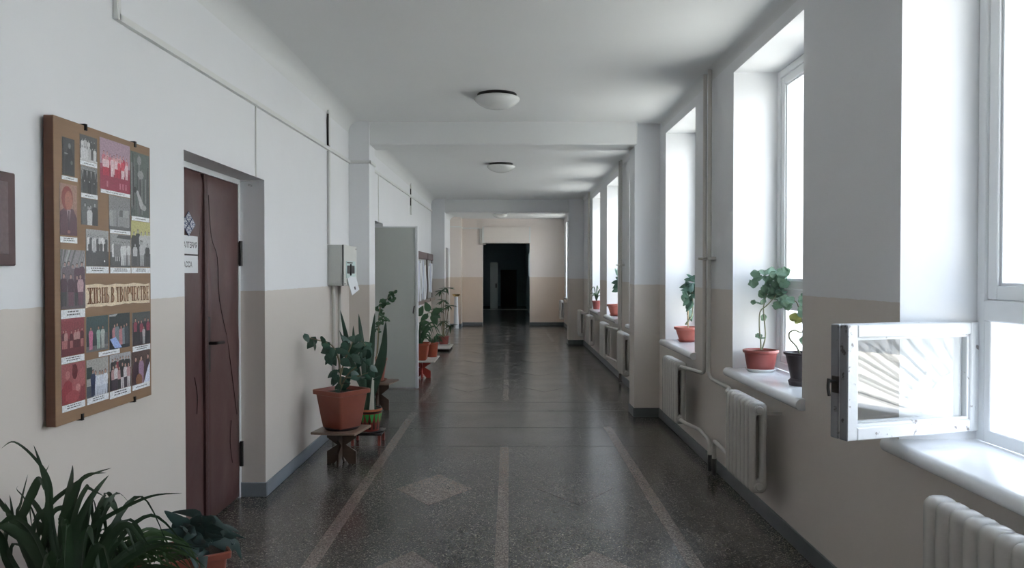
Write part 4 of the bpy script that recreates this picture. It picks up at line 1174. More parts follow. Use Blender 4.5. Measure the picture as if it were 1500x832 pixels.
# ------------------------------------------------------------------ two notice boards beyond the white door
for y0, y1, lb, sd in ((13.55, 15.82, 'dark framed notice board hung with curling papers behind white door', 1), (15.9, 16.92, 'dark framed notice board nearest the farther left pilaster', 2)):
    t = thing('notice_board', lb, 'board', (XL, y0, 1.08), 0, 'notice boards')
    L = y1 - y0
    bm = nb(); box(bm, 0, .02, 0, L, .0, .94); obj('backing', bm, mat('grey_board_cloth', (.42, .42, .40), .7), t)
    bm = nb(); box(bm, 0, .05, -.01, L + .01, .82, .96, .004); obj('header', bm, mat('dark_red_wood', (.075, .028, .026), .45, .3, 12), t)
    for yy in (0, L - .05):
        bm = nb(); box(bm, .0, .035, yy, yy + .05, 0, .82, .003); obj('side_post', bm, M['stand_leg'], t)
    bm = nb(); box(bm, 0, .10, 0, L, -.06, 0.0, .004); obj('shelf', bm, M['stand_top'], t)
    rr = random.Random(sd)
    k = 0
    yy = .12
    while yy < L - .26:
        wq = rr.uniform(.18, .22); z0 = rr.uniform(-.12, .15) if sd == 1 else rr.uniform(.05, .15); z1 = rr.uniform(.68, .8)
        bm = nb(); pp = [Vector((.022 + .016 * math.sin(q * .35 + yy * 9) ** 2, 0, z0 + (z1 - z0) * q / 8)) for q in range(9)]
        ribbon(bm, pp, wq, side=(0, 1, 0), fold=.15, profile=lambda u: 1.0)
        pa = obj('hanging_paper', bm, M['paper'] if (k + sd) % 3 else M['floral'], t, (.03, yy + wq / 2, 0), smooth=60, norm=False)
        yy += wq + rr.uniform(.03, .08); k += 1

# ------------------------------------------------------------------ plants, pots and stands
def square_ring(s, r=.02, n=3):
    p = []
    for cx, cy_, a0 in ((1, 1, 0), (-1, 1, PI / 2), (-1, -1, PI), (1, -1, 1.5 * PI)):
        for k in range(n + 1): p.append((cx * (s - r) + r * math.cos(a0 + k * PI / 2 / n), cy_ * (s - r) + r * math.sin(a0 + k * PI / 2 / n)))
    return p
def square_pot(t, half, h, m, taper=.72, ratio=1.0, z=0.0, soil=True):
    """tapered rectangular planter with a fat folded rim and raised feet"""
    prof = [(taper * .93, .0), (taper, .012), (taper + (1 - taper) * .22, h * .22), (taper + (1 - taper) * .24, h * .225), (.97, h * .84), (.97, h * .86), (1.0, h * .87), (1.0, h * .875), (1.10, h * .885), (1.11, h * .985), (1.08, h), (1.02, h), (.97, h * .9)]
    bm = nb(); rings = []
    for k, zz in prof:
        rings.append([bm.verts.new((x, y * ratio, z + zz)) for x, y in square_ring(half * k, half * .12)])
    n = len(rings[0])
    for a, b in zip(rings, rings[1:]):
        for k in range(n): bm.faces.new((a[k], a[(k + 1) % n], b[(k + 1) % n], b[k]))
    bm.faces.new(rings[0][::-1])
    pot = obj('pot', bm, m, t, smooth=35)
    if soil:
        bm = nb(); vs = [bm.verts.new((x, y * ratio, z + h * .9)) for x, y in square_ring(half * .985, half * .1)]; bm.faces.new(vs); obj('soil', bm, M['soil'], t)
    return pot
def round_pot(t, r, h, m, taper=.72, z=0.0, rim=.12, rimout=1.06, saucer=None, sm=None):
    zz = z
    if saucer:
        bm = nb(); lathe(bm, [(0, 0), (saucer * .78, 0), (saucer, .022), (saucer * .97, .024), (saucer * .76, .008), (0, .008)], 32, z0=z)
        obj('saucer', bm, sm or m, t, smooth=40); zz = z + .009
    bm = nb(); lathe(bm, [(0, 0), (r * taper * .96, 0), (r * taper, .006), (r * .97, h * (1 - rim)), (r * rimout, h * (1 - rim) + .004), (r * rimout * 1.02, h * .97), (r * rimout, h), (r * .97, h), (r * .93, h * .9)], 32, z0=zz)
    obj('pot', bm, m, t, smooth=40)
    bm = nb(); lathe(bm, [(r * .945, h * .88), (0, h * .90)], 32, z0=zz); obj('soil', bm, M['soil'], t, smooth=60)
    return zz
def x_stand(label, x, y, h, w, d, rz, legs='stand_leg', top='stand_top', lrot=.0, leg_half=.125, grp='x-legged plant stands', z=0):
    t = thing('plant_stand', label, 'stand', (x, y, z), rz, grp)
    bm = nb(); box(bm, -w / 2, w / 2, -d / 2, d / 2, h - .02, h, .003); obj('top_board', bm, M[top], t)
    H_ = h - .02; a = leg_half
    poly = [(-a, 0), (-a * .5, 0), (0, H_ * .30), (a * .5, 0), (a, 0), (a, H_ * .38), (a * .30, H_ * .58), (a, H_ * .80), (a, H_), (-a, H_), (-a, H_ * .80), (-a * .30, H_ * .58), (-a, H_ * .38)]
    for k in (0, 1):
        bm = nb(); prism(bm, poly, 1, -.008 + .0, .008)
        if k:  # the second plate is notched, so the two halves meet at its middle instead of passing through
            pass
        obj('leg_plate', bm, M[legs], t, None, (0, 0, lrot + k * PI / 2))
    return t

ficus_prof = lambda u: max(0.0, .62 * math.sin(PI * min(1, u ** .72)) ** .85) * (1.0 if u < .98 else 0)
long_prof = lambda u: .22 * math.sin(PI * u ** .8) ** .7 if 0 < u < 1 else .0
LF = [leaf_shape(ficus_prof, 6, b, f) for b, f in ((.12, .25), (.3, .35), (.22, .15))]
LL = [leaf_shape(long_prof, 7, b, .3) for b in (.15, .4)]
GL = round_leaf()
def leaf_set(meshes, m): return [with_mat(q, M[m]) for q in meshes]
FICUS_L, VINE_LM, SUC_LM, PALM_LM, GER_LM, GERY = leaf_set(LF, 'leaf_ficus'), leaf_set(LF, 'leaf_vine'), leaf_set(LF + LL, 'leaf_suc'), leaf_set(LL, 'leaf_palm'), leaf_set([GL], 'leaf_ger'), leaf_set([GL], 'leaf_yellow')
BIG_L = leaf_set(LF, 'leaf_vine')

def stems(t, lists, y, r0=.007, r1=.003, m='stem', dy=None, name='stem'):
    for k, L in enumerate(lists):
        o = t.location; yy = (dy[k] if dy else 0)
        n = len(L)
        pts = smooth_path([Vector((a - o.x, y - o.y + yy * i / max(1, n - 1), b - o.z)) for i, (a, b) in enumerate(L)], 4)
        bm = nb(); tube(bm, pts, [r0 + (r1 - r0) * i / (len(pts) - 1) for i in range(len(pts))], 7); obj(name, bm, M[m], t, smooth=60)

def clampx(x, y): return max(x, XL + .045)

# data measured from the photograph, in metres (x, z)
SPIDER = [[(-1.559,0.761),(-1.567,0.906),(-1.615,0.991),(-1.68,1.047),(-1.721,1.026)],[(-1.575,0.761),(-1.586,0.852),(-1.621,0.955),(-1.655,1.022)],[(-1.677,0.761),(-1.658,0.84),(-1.621,0.943)],[(-1.653,0.761),(-1.634,0.858),(-1.6,0.955)],[(-1.665,0.737),(-1.64,0.827),(-1.591,0.918),(-1.567,0.923),(-1.546,0.897)],[(-1.536,0.712),(-1.529,0.846),(-1.534,0.906),(-1.546,0.941)],[(-1.521,0.724),(-1.517,0.815),(-1.508,0.888)],[(-1.527,0.736),(-1.502,0.827),(-1.471,0.894),(-1.429,0.936),(-1.362,0.944)],[(-1.629,0.724),(-1.592,0.815),(-1.544,0.864),(-1.483,0.906),(-1.417,0.926)],[(-1.485,0.712),(-1.466,0.809),(-1.438,0.87),(-1.416,0.906)],[(-1.503,0.712),(-1.471,0.833),(-1.438,0.891),(-1.426,0.892),(-1.369,0.865)],[(-1.479,0.688),(-1.418,0.754),(-1.345,0.803),(-1.224,0.857),(-1.117,0.868)],[(-1.692,0.749),(-1.703,0.815),(-1.736,0.876),(-1.766,0.899)],[(-1.617,0.761),(-1.67,0.84),(-1.712,0.867),(-1.766,0.875)],[(-1.647,0.712),(-1.695,0.785),(-1.766,0.84)],[(-1.558,0.615),(-1.647,0.7),(-1.719,0.755),(-1.791,0.782)],[(-1.569,0.676),(-1.58,0.785),(-1.544,0.803),(-1.514,0.736)],[(-1.521,0.627),(-1.508,0.761),(-1.502,0.791),(-1.478,0.736),(-1.473,0.627)],[(-1.473,0.627),(-1.467,0.706),(-1.412,0.703),(-1.358,0.7)],[(-1.732,0.676),(-1.707,0.773),(-1.754,0.858)],[(-1.6,0.627),(-1.568,0.761),(-1.565,0.815)],[(-1.623,0.676),(-1.586,0.785),(-1.616,0.797),(-1.647,0.761)],[(-1.57,0.603),(-1.539,0.676),(-1.515,0.712),(-1.527,0.627)],[(-1.708,0.615),(-1.731,0.725),(-1.779,0.761)],[(-1.612,0.603),(-1.623,0.712),(-1.677,0.761),(-1.731,0.773)]]
CASCADE = [[(-1.558,0.538),(-1.494,0.595),(-1.424,0.627),(-1.36,0.621),(-1.329,0.557)],[(-1.552,0.525),(-1.462,0.621),(-1.386,0.627),(-1.335,0.537)],[(-1.539,0.518),(-1.424,0.608),(-1.322,0.621),(-1.245,0.595),(-1.176,0.537)],[(-1.527,0.518),(-1.411,0.589),(-1.316,0.595),(-1.239,0.563),(-1.208,0.518)],[(-1.514,0.512),(-1.424,0.57),(-1.329,0.569),(-1.278,0.537)],[(-1.488,0.518),(-1.398,0.621),(-1.328,0.627),(-1.316,0.582)],[(-1.558,0.557),(-1.513,0.608),(-1.462,0.602),(-1.424,0.544)],[(-1.539,0.538),(-1.437,0.602),(-1.296,0.618),(-1.188,0.589)],[(-1.552,0.544),(-1.526,0.647),(-1.475,0.66),(-1.411,0.627)],[(-1.501,0.525),(-1.373,0.582),(-1.258,0.582),(-1.169,0.518)]]
BROMELIAD = [[(-1.436,0.485),(-1.455,0.52),(-1.479,0.554),(-1.5,0.588)],[(-1.397,0.49),(-1.358,0.51),(-1.319,0.527),(-1.293,0.519)],[(-1.436,0.446),(-1.397,0.422),(-1.369,0.388),(-1.345,0.325)],[(-1.349,0.461),(-1.3,0.441),(-1.267,0.402),(-1.238,0.346)],[(-1.436,0.476),(-1.474,0.476),(-1.489,0.5),(-1.501,0.476)],[(-1.46,0.466),(-1.508,0.468),(-1.571,0.464),(-1.639,0.413),(-1.673,0.393)],[(-1.416,0.476),(-1.358,0.466),(-1.3,0.466),(-1.271,0.456)],[(-1.416,0.481),(-1.378,0.495),(-1.358,0.476),(-1.358,0.451)],[(-1.349,0.461),(-1.281,0.461),(-1.238,0.432)],[(-1.436,0.476),(-1.416,0.51),(-1.392,0.5)],[(-1.397,0.451),(-1.359,0.442),(-1.32,0.446)],[(-1.441,0.461),(-1.465,0.49),(-1.486,0.503)]]
FICUS = [(-1.666,1.036),(-1.643,1.013),(-1.696,1.082),(-1.567,1.048),(-1.582,1.005),(-1.552,0.972),(-1.521,1.013),(-1.512,0.875),(-1.544,0.88),(-1.475,0.959),(-1.468,0.906),(-1.453,0.929),(-1.491,0.929),(-1.514,0.768),(-1.453,0.753),(-1.469,0.722),(-1.43,0.714),(-1.392,0.722),(-1.377,0.699),(-1.438,0.661),(-1.454,0.645),(-1.406,1.051),(-1.368,1.021),(-1.338,0.975),(-1.338,1.066),(-1.292,1.066),(-1.269,1.02),(-1.277,0.898),(-1.27,0.867),(-1.246,0.99),(-1.223,1.013),(-1.193,0.959),(-1.201,0.929),(-1.399,0.929),(-1.384,0.975),(-1.186,0.798),(-1.171,0.776),(-1.224,0.73),(-1.247,0.745),(-1.354,0.791),(-1.293,0.753),(-1.307,0.959),(-1.262,0.929),(-1.353,0.913),(-1.423,0.776),(-1.338,0.929)]
FICUS_STEMS = [[(-1.438,0.622),(-1.43,0.76),(-1.442,0.883),(-1.491,1.005),(-1.597,1.051),(-1.704,1.082)],[(-1.438,0.622),(-1.392,0.73),(-1.339,0.791),(-1.27,0.852),(-1.231,0.99),(-1.269,1.036)],[(-1.43,0.76),(-1.399,0.883),(-1.353,0.99),(-1.338,1.051)],[(-1.392,0.73),(-1.293,0.745),(-1.186,0.783)],[(-1.436,0.852),(-1.468,0.929),(-1.521,0.975)]]
SANSE = [[(-1.454,0.517),(-1.489,0.729),(-1.546,0.963),(-1.611,1.269)],[(-1.431,0.493),(-1.465,0.846),(-1.483,1.123)],[(-1.372,0.446),(-1.383,0.728),(-1.401,0.987),(-1.429,1.238)],[(-1.349,0.34),(-1.325,0.634),(-1.312,0.94),(-1.283,1.245)],[(-1.314,0.34),(-1.254,0.634),(-1.207,0.869),(-1.183,1.163)],[(-1.333,0.34),(-1.29,0.634),(-1.219,0.846),(-1.176,1.104)],[(-1.408,0.352),(-1.43,0.587),(-1.523,0.823),(-1.616,1.081)],[(-1.361,0.34),(-1.348,0.587),(-1.359,0.822),(-1.378,0.916)]]
SANSE_PALE = [[(-1.293,0.361),(-1.285,0.571),(-1.271,0.851)]]
VINE = [(-1.569,0.41),(-1.554,0.669),(-1.539,0.929),(-1.538,1.131),(-1.495,1.26),(-1.423,1.332),(-1.351,1.404)]
VINE_L = [(-1.538,1.188),(-1.518,1.159),(-1.553,1.217),(-1.509,1.246),(-1.466,1.252),(-1.443,1.275),(-1.414,1.309),(-1.386,1.298),(-1.365,1.347),(-1.394,1.396),(-1.345,1.401),(-1.495,1.289),(-1.524,1.102),(-1.496,1.059),(-1.452,1.087),(-1.539,1.015),(-1.553,0.958),(-1.51,1.131),(-1.374,1.367)]
GER = [(1.818,1.614),(1.838,1.621),(1.792,1.548),(1.832,1.588),(1.799,1.409),(1.839,1.399),(1.873,1.289),(1.827,1.15),(1.84,1.157),(1.879,1.515),(1.891,1.621),(1.924,1.621),(1.944,1.601),(1.918,1.574),(1.958,1.581),(1.891,1.574),(1.938,1.548),(1.905,1.521),(1.879,1.455),(1.919,1.455),(1.939,1.442),(1.958,1.482),(1.984,1.627),(2.017,1.621),(2.004,1.588),(2.037,1.574),(2.018,1.508),(2.031,1.482),(1.971,1.601),(2.044,1.548),(1.905,1.482),(1.872,1.495),(1.932,1.501),(1.965,1.548)]
GER_ST = [[(1.844,1.057),(1.841,1.123),(1.83,1.216),(1.833,1.336),(1.879,1.382),(1.932,1.442),(1.971,1.521),(1.984,1.601)],[(1.852,1.057),(1.878,1.15),(1.872,1.269),(1.866,1.362),(1.879,1.415),(1.892,1.508)]]
GER2 = [(1.751,1.434),(1.739,1.41),(1.768,1.428),(1.792,1.445),(1.798,1.404),(1.774,1.457),(1.851,1.328),(1.874,1.322),(1.809,1.445),(1.874,1.387),(1.88,1.358),(1.873,1.451),(1.885,1.422),(1.881,1.194)]
GER2_ST = [[(1.881,1.102),(1.858,1.147),(1.816,1.194),(1.816,1.235),(1.851,1.249),(1.89,1.235),(1.904,1.264),(1.894,1.322),(1.874,1.393),(1.856,1.434),(1.821,1.445),(1.774,1.445)]]
SUC = [(1.888,1.56),(1.91,1.571),(1.933,1.553),(1.855,1.493),(1.899,1.493),(1.944,1.493),(1.866,1.448),(1.844,1.381),(1.833,1.348),(1.888,1.415),(1.922,1.426),(1.911,1.381),(1.866,1.314),(1.878,1.281),(1.918,1.191),(1.94,1.448)]
SUC_ST = [[(1.856,1.079),(1.883,1.124),(1.918,1.191),(1.922,1.325),(1.91,1.504)],[(1.845,1.079),(1.889,1.146)]]
SUC_STICK = [[(1.88,1.135),(1.878,1.258)]]


# --- strap-leaved plant, lower left
t0 = thing('strap_leaf_plant', 'big dark strap-leaved plant at lower left, its blades spreading over the wall', 'plant', (-1.47, 2.52, .20))
square_pot(t0, .14, .30, M['terra_orange'])
st = thing('plant_bench', 'low brown bench under the strap-leaved plant, below the picture', 'bench', (-1.45, 2.62, 0))
bm = nb(); box(bm, -.20, .20, -.42, .42, .175, .199, .003); obj('seat_board', bm, M['stand_top'], st)
for sx in (-.17, .17):
    for sy in (-.38, .38):
        bm = nb(); box(bm, sx - .02, sx + .02, sy - .02, sy + .02, 0, .175); obj('leg', bm, M['stand_leg'], st)
WID = [.014, .022, .018, .018, .034, .042, .034, .026, .024, .030, .026, .024, .030, .014, .026, .032, .030, .036, .026, .026, .024, .024, .034, .030, .034]
for k, L in enumerate(SPIDER):
    tipy = R.uniform(-.14, .14)
    base = Vector((-1.47 + R.uniform(-.06, .06), 2.52 + R.uniform(-.06, .06), .46))
    pts = [base] + [Vector((clampx(a, 0), 2.56 + tipy * i / len(L), b)) for i, (a, b) in enumerate(L)]
    if k in (11,): pts = [base] + [Vector((a, 2.56, b)) for a, b in L]
    if abs((pts[1] - pts[0]).x) > .16: pts[0] = Vector((-1.47 + (.08 if pts[1].x > -1.4 else -.08), 2.52, .46))
    blade('leaf', pts, WID[k] * .92, M['leaf_dark'], t0, t0.location, twist=R.uniform(-.5, .5))
for k in range(70):
    a = R.uniform(0, 2 * PI); reach = R.uniform(.10, .36); hgt = R.uniform(.12, .36)
    d = Vector((math.cos(a), math.sin(a) * 1.0, 0))
    b = Vector((-1.47, 2.52, .46)) + d * .05
    pts = [b, b + d * reach * .25 + Vector((0, 0, hgt * .7)), b + d * reach * .65 + Vector((0, 0, hgt)), b + d * reach + Vector((0, 0, hgt * R.uniform(.35, .9)))]
    for p in pts: p.x = clampx(p.x, 0)
    blade('leaf', pts, R.uniform(.018, .034), M['leaf_dark'], t0, t0.location, twist=R.uniform(-1, 1))
# --- arching grassy plant beside it
t1 = thing('arching_leaf_plant', 'lighter green plant of thin arching leaves, right of the big strap-leaved one', 'plant', (-1.50, 2.86, .20))
round_pot(t1, .105, .27, M['terra_dark'])
for k, L in enumerate(CASCADE * 3):
    tipy = R.uniform(-.16, .1); j = 0 if k < len(CASCADE) else .035
    b = Vector((-1.50 + R.uniform(-.04, .06), 2.84, .44))
    pts = [b] + [Vector((clampx(x + R.uniform(-j, j), 0), 2.80 + tipy * (i + 1) / len(L), max(z + R.uniform(-j, j) * .8 - (.03 if j else 0), .30))) for i, (x, z) in enumerate(L)]
    blade('leaf', pts, R.uniform(.012, .019), M['leaf_cascade'], t1, t1.location, twist=R.uniform(-.6, .6))
for k in range(26):
    a = R.uniform(-1.6, 1.6); reach = R.uniform(.12, .3)
    d = Vector((math.cos(a), math.sin(a) * .7, 0)); b = Vector((-1.48, 2.85, .44)); hgt = R.uniform(.08, .18)
    pts = [b, b + d * reach * .3 + Vector((0, 0, hgt)), b + d * reach * .75 + Vector((0, 0, hgt * .9)), b + d * reach + Vector((0, 0, hgt * .1))]
    for p in pts: p.x = clampx(p.x, 0)
    blade('leaf', pts, R.uniform(.012, .018), M['leaf_cascade'], t1, t1.location, twist=R.uniform(-.6, .6))
# --- broad-leaved plant in an orange planter
t2 = thing('broad_leaf_plant', 'dark broad-leaved plant in orange square planter before the maroon door', 'plant', (-1.425, 3.38, .12), .55)
square_pot(t2, .125, .26, M['terra'], .8)
st = thing('low_plant_stand', 'low brown stool under the orange square planter', 'stand', (-1.40, 3.40, 0), .3)
bm = nb(); box(bm, -.17, .17, -.17, .17, .095, .119, .003); obj('top_board', bm, M['stand_top'], st)
for sx in (-.13, .13):
    for sy in (-.13, .13):
        bm = nb(); box(bm, sx - .02, sx + .02, sy - .02, sy + .02, 0, .095); obj('leg', bm, M['stand_leg'], st)
inv = Matrix.Rotation(-.55, 3, 'Z')
def loc2(p): return inv @ (Vector(p) - Vector((-1.425, 3.38, .12)))
for k, L in enumerate(BROMELIAD + BROMELIAD[:4] + BROMELIAD[6:]):
    ty = R.uniform(-.14, .08)
    b = Vector((-1.425, 3.38, .355))
    pts = [b] + [Vector((clampx(x, 0), 3.36 + ty * (i + 1) / len(L), z)) for i, (x, z) in enumerate([(x + (R.uniform(-.05, .05) if k > 11 else 0), z - (R.uniform(.0, .06) if k > 11 else 0)) for x, z in L])]
    path = smooth_path([loc2(p) for p in pts], 5)
    bm = nb(); ribbon(bm, path, (.060, .070, .080, .068, .05, .036, .036, .070, .036, .055, .05, .044)[k % 12], twist=R.uniform(-.4, .4), fold=.3, base=.35)
    obj('leaf', bm, M['leaf_brom'], t2, smooth=60, norm=False)

# --- first stand: leafy shrub in a square terracotta planter
x_stand('dark brown x-legged stand under the square terracotta planter', -1.425, 6.37, .30, .385, .385, -.18, lrot=.12)
t3 = thing('leafy_shrub', 'leafy green shrub in a square terracotta planter on x-legged stand', 'plant', (-1.425, 6.38, .30), .0)
bm = nb(); lathe(bm, [(0, 0), (.135, 0), (.150, .016), (.145, .018), (0, .008)], 28); obj('saucer', bm, M['pot_black'], t3, smooth=40)
pot = square_pot(t3, .158, .325, M['terra'], .74, z=.012)
pot.rotation_euler = (0, 0, math.radians(-36)); pot.parent.children[-1].rotation_euler = (0, 0, math.radians(-36))
for c in t3.children:
    if c.name.startswith('soil'): c.rotation_euler = (0, 0, math.radians(-36))
FST = FICUS_STEMS
stems(t3, FST, 6.37, .008, .0035, dy=[-.06, .06, .05, -.08, .06])
for k, (x, z) in enumerate(FICUS * 2):
    first = k < len(FICUS)
    dy = R.uniform(-.13, .13)
    if not first: x += R.uniform(-.05, .05); z += R.uniform(-.05, .04)
    if not first and R.random() < .45: continue
    d = Vector((R.uniform(-.8, .8), R.uniform(-.5, .5), R.uniform(-1, .15)))
    s = R.uniform(.085, .125)
    p = Vector((clampx(x, 0) + 1.425, dy - .01, z - .30)) - d.normalized() * s * .5
    p.x = max(p.x, -.28)
    place_leaf(FICUS_L[k % 3], t3, p, d, s, face=(R.uniform(-.5, .5), -1, R.uniform(.2, 1.2)))
# --- painted pot with snake plant
st = thing('low_plant_stand', 'low red-brown stand with a black top under the painted pot', 'stand', (-1.345, 7.15, 0))
bm = nb(); box(bm, -.15, .15, -.14, .14, .098, .113, .003); obj('top_board', bm, M['black'], st)
for sx in (-.125, .125):
    for sy in (-.115, .115):
        bm = nb(); box(bm, sx - .013, sx + .013, sy - .013, sy + .013, 0, .098); obj('leg', bm, M['stand_red'], st)
t4 = thing('snake_plant', 'tall snake plant in a pot painted with green zigzag teeth', 'plant', (-1.335, 7.15, .113))
bm = nb(); lathe(bm, [(0, 0), (.135, 0), (.14, .012), (0, .012)], 32); obj('saucer', bm, M['black'], t4, smooth=40)
bm = nb(); lathe(bm, [(0, .012), (.092, .012), (.096, .02), (.116, .185), (.118, .20), (.121, .203), (.121, .222), (.112, .222), (.108, .205)], 40, mis=[0, 0, 0, 1, 2, 2, 1, 1, 1]); pot = obj('pot', bm, [M['painted_red'], M['painted_dark'], M['painted_orange']], t4, smooth=40)
bm = nb(); lathe(bm, [(.1105, .20), (0, .205)], 32); obj('soil', bm, M['soil'], t4)
for k in range(16):
    a = 2 * PI * k / 16
    rr_ = lambda z: .0965 + (.116 - .0965) * (z - .02) / .165 + .0012
    bm = nb()
    vs = []
    for da, z in ((-.17, .175), (0, .178), (.17, .175), (.03, .095), (-.03, .095)):
        r_ = rr_(z) + (.0008 if da == 0 else 0.0018); vs.append(bm.verts.new((r_ * math.cos(a + da), r_ * math.sin(a + da), z)))
    bm.faces.new(vs); obj('green_tooth', bm, M['painted_green'], pot)
for k in range(16):
    a = 2 * PI * (k + .5) / 16
    bm = nb(); vs = []
    for da, z in ((-.03, .11), (.03, .11), (.11, .03), (-.11, .03)):
        r_ = rr_(z) + .0016; vs.append(bm.verts.new((r_ * math.cos(a + da), r_ * math.sin(a + da), z)))
    bm.faces.new(vs); obj('dark_wedge', bm, M['painted_dark'], pot)
SW = [.055, .035, .05, .058, .075, .07, .06, .055]
for k, L in enumerate(SANSE):
    ty = R.uniform(-.03, .05)
    pts = [Vector((-1.335 + .05 * math.cos(k * 2.1), 7.15 + .05 * math.sin(k * 2.1), .31))] + [Vector((x, 7.15 + ty, z)) for x, z in L[1:]]
    bm = nb(); path = smooth_path([p - t4.location for p in pts], 5)
    ribbon(bm, path, SW[k], twist=R.uniform(-.35, .35), fold=.35, profile=lambda u: (.55 + .9 * u if u < .5 else 1.0) * (1 - max(0, (u - .55) / .45) ** 1.8)); obj('leaf', bm, M['leaf_sanse'], t4, smooth=60, norm=False)
bm = nb(); pts = [Vector((-1.30, 7.08, .31)), Vector((-1.293, 7.06, .40)), Vector((-1.285, 7.06, .58)), Vector((-1.268, 7.07, .86))]
ribbon(bm, smooth_path([p - t4.location for p in pts], 5), .052, fold=.1, profile=lambda u: 1 - .95 * u ** 1.3); obj('pale_leaf', bm, M['leaf_pale'], t4, norm=False)['label'] = 'pale cream pointed leaf'
# --- climbing plant behind the pilaster edge
x_stand('brown x-legged stand just behind the left pilaster', -1.545, 8.86, .345, .38, .38, -.15, lrot=.1)
t5 = thing('climbing_plant', 'tall climbing plant in terracotta pot just behind the left pilaster', 'plant', (-1.575, 8.86, .345))
round_pot(t5, .128, .265, M['terra'], .72, saucer=.135)
stems(t5, [VINE[1:]], 8.86, .007, .003, 'stem_green')
bm = nb(); tube(bm, [(0, .02, .22), (.05, .02, .95)], .006, 6); obj('support_stick', bm, M['stick'], t5)
for k, (x, z) in enumerate(VINE_L * 3):
    if k >= len(VINE_L): x += R.uniform(-.03, .03); z += R.uniform(-.03, .03)
    d = Vector((R.uniform(-1, 1), R.uniform(-.4, .4), R.uniform(-.8, .4)))
    s = R.uniform(.045, .075)
    place_leaf(VINE_LM[k % 3], t5, Vector((x + 1.575, R.uniform(-.04, .04), z - .345)) - d.normalized() * s * .5, d, s, face=(R.uniform(-.4, .4), -1, R.uniform(.2, 1)))
# --- bench behind the white door with two planters
st = x_stand('bright red x-legged stand behind the white door leaf', -1.345, 11.60, .30, .46, .82, 0, 'stand_bright', 'plank', lrot=0, leg_half=.13)
t6 = thing('leafy_planter', 'bushy plant with broad leaves in terracotta planter behind the white door', 'plant', (-1.375, 11.42, .30))
square_pot(t6, .15, .26, M['terra_orange'], .78)
for k in range(34):
    a = R.uniform(0, 2 * PI); reach = R.uniform(.10, .34); hgt = R.uniform(.08, .34)
    d = Vector((math.cos(a), math.sin(a) * .6, 0)); b = Vector((0, 0, .24)) + d * .04
    pts = [b, b + d * reach * .3 + Vector((0, 0, hgt * .8)), b + d * reach * .7 + Vector((0, 0, hgt)), b + d * reach + Vector((0, 0, hgt * .45))]
    bm = nb(); ribbon(bm, smooth_path(pts, 4), R.uniform(.03, .045), twist=R.uniform(-.8, .8)); obj('leaf', bm, M['leaf_vine'], t6, smooth=60, norm=False)
bm = nb(); tube(bm, smooth_path([(0, 0, .24), (.05, 0, .55), (.12, 0, .70), (.2, 0, .72)]), .006, 6); tube(bm, smooth_path([(0, 0, .24), (-.02, 0, .5), (-.02, 0, .68)]), .006, 6); obj('stem', bm, M['stem_green'], t6)
for p, d in (((.18, 0, .72), (.8, -.2, -.3)), ((.16, 0, .73), (-.2, -.3, .6)), ((.2, 0, .70), (.5, -.2, -1)), ((.14, 0, .70), (-.6, -.3, -.5)), ((.2, 0, .73), (.9, -.1, .3)), ((-.02, 0, .66), (.3, -.3, .7)), ((-.02, 0, .6), (-.7, -.3, .3)), ((0, 0, .56), (.8, -.3, .2)), ((.02, 0, .5), (1, -.2, -.2)), ((0, -.02, .48), (-1, -.2, 0))):
    place_leaf(BIG_L[R.randrange(3)], t6, p, d, R.uniform(.15, .2), face=(0, -1, .6))
t7 = thing('leafy_planter', 'orange round pot with drooping leaves, behind the terracotta planter', 'plant', (-1.215, 11.83, .30))
round_pot(t7, .098, .23, M['terra_orange'], .75)
for k in range(14):
    a = R.uniform(0, 2 * PI); reach = R.uniform(.10, .26); hgt = R.uniform(.05, .22)
    d = Vector((math.cos(a), math.sin(a) * .6, 0)); b = Vector((0, 0, .20)) + d * .03
    pts = [b, b + d * reach * .4 + Vector((0, 0, hgt)), b + d * reach + Vector((0, 0, hgt * .3))]
    bm = nb(); ribbon(bm, smooth_path(pts, 4), R.uniform(.02, .032), twist=R.uniform(-.8, .8)); obj('leaf', bm, M['leaf_vine'], t7, smooth=60, norm=False)
# --- umbrella plant near the farther left pilaster
st = thing('low_plant_stand', 'pale low board on the floor under the umbrella plant', 'stand', (-1.43, 16.1, 0))
bm = nb(); box(bm, -.2, .2, -.55, .42, .04, .06, .003); obj('top_board', bm, M['plank'], st)
for sy in (-.4, .3):
    bm = nb(); box(bm, -.17, .17, sy - .03, sy + .03, 0, .04); obj('batten', bm, M['stand_leg'], st)
t8 = thing('umbrella_plant', 'tall thin-stemmed umbrella plant in red pot on white saucer, near farther pilaster', 'plant', (-1.425, 16.3, .06))
z8 = round_pot(t8, .118, .185, M['terra_dark'], .8, saucer=.16, sm=M['saucer'])
for k, (x, z) in enumerate([(-.06, 1.18), (.06, 1.24), (.0, .98), (-.1, .80), (.11, .86), (-.02, .52), (.13, .42)]):
    pts = smooth_path([(x * .2, 0, .16), (x * .55, 0, z * .5), (x, R.uniform(-.05, .05), z)])
    bm = nb(); tube(bm, pts, .007, 6); obj('stem', bm, M['stem'], t8)
    for q in range(11):
        a = 2 * PI * q / 11 + k
        d = Vector((math.cos(a), math.sin(a) * .6, R.uniform(-.7, .35)))
        place_leaf(PALM_LM[q % 2], t8, pts[-1], d, R.uniform(.14, .21), face=(0, -.4, 1))

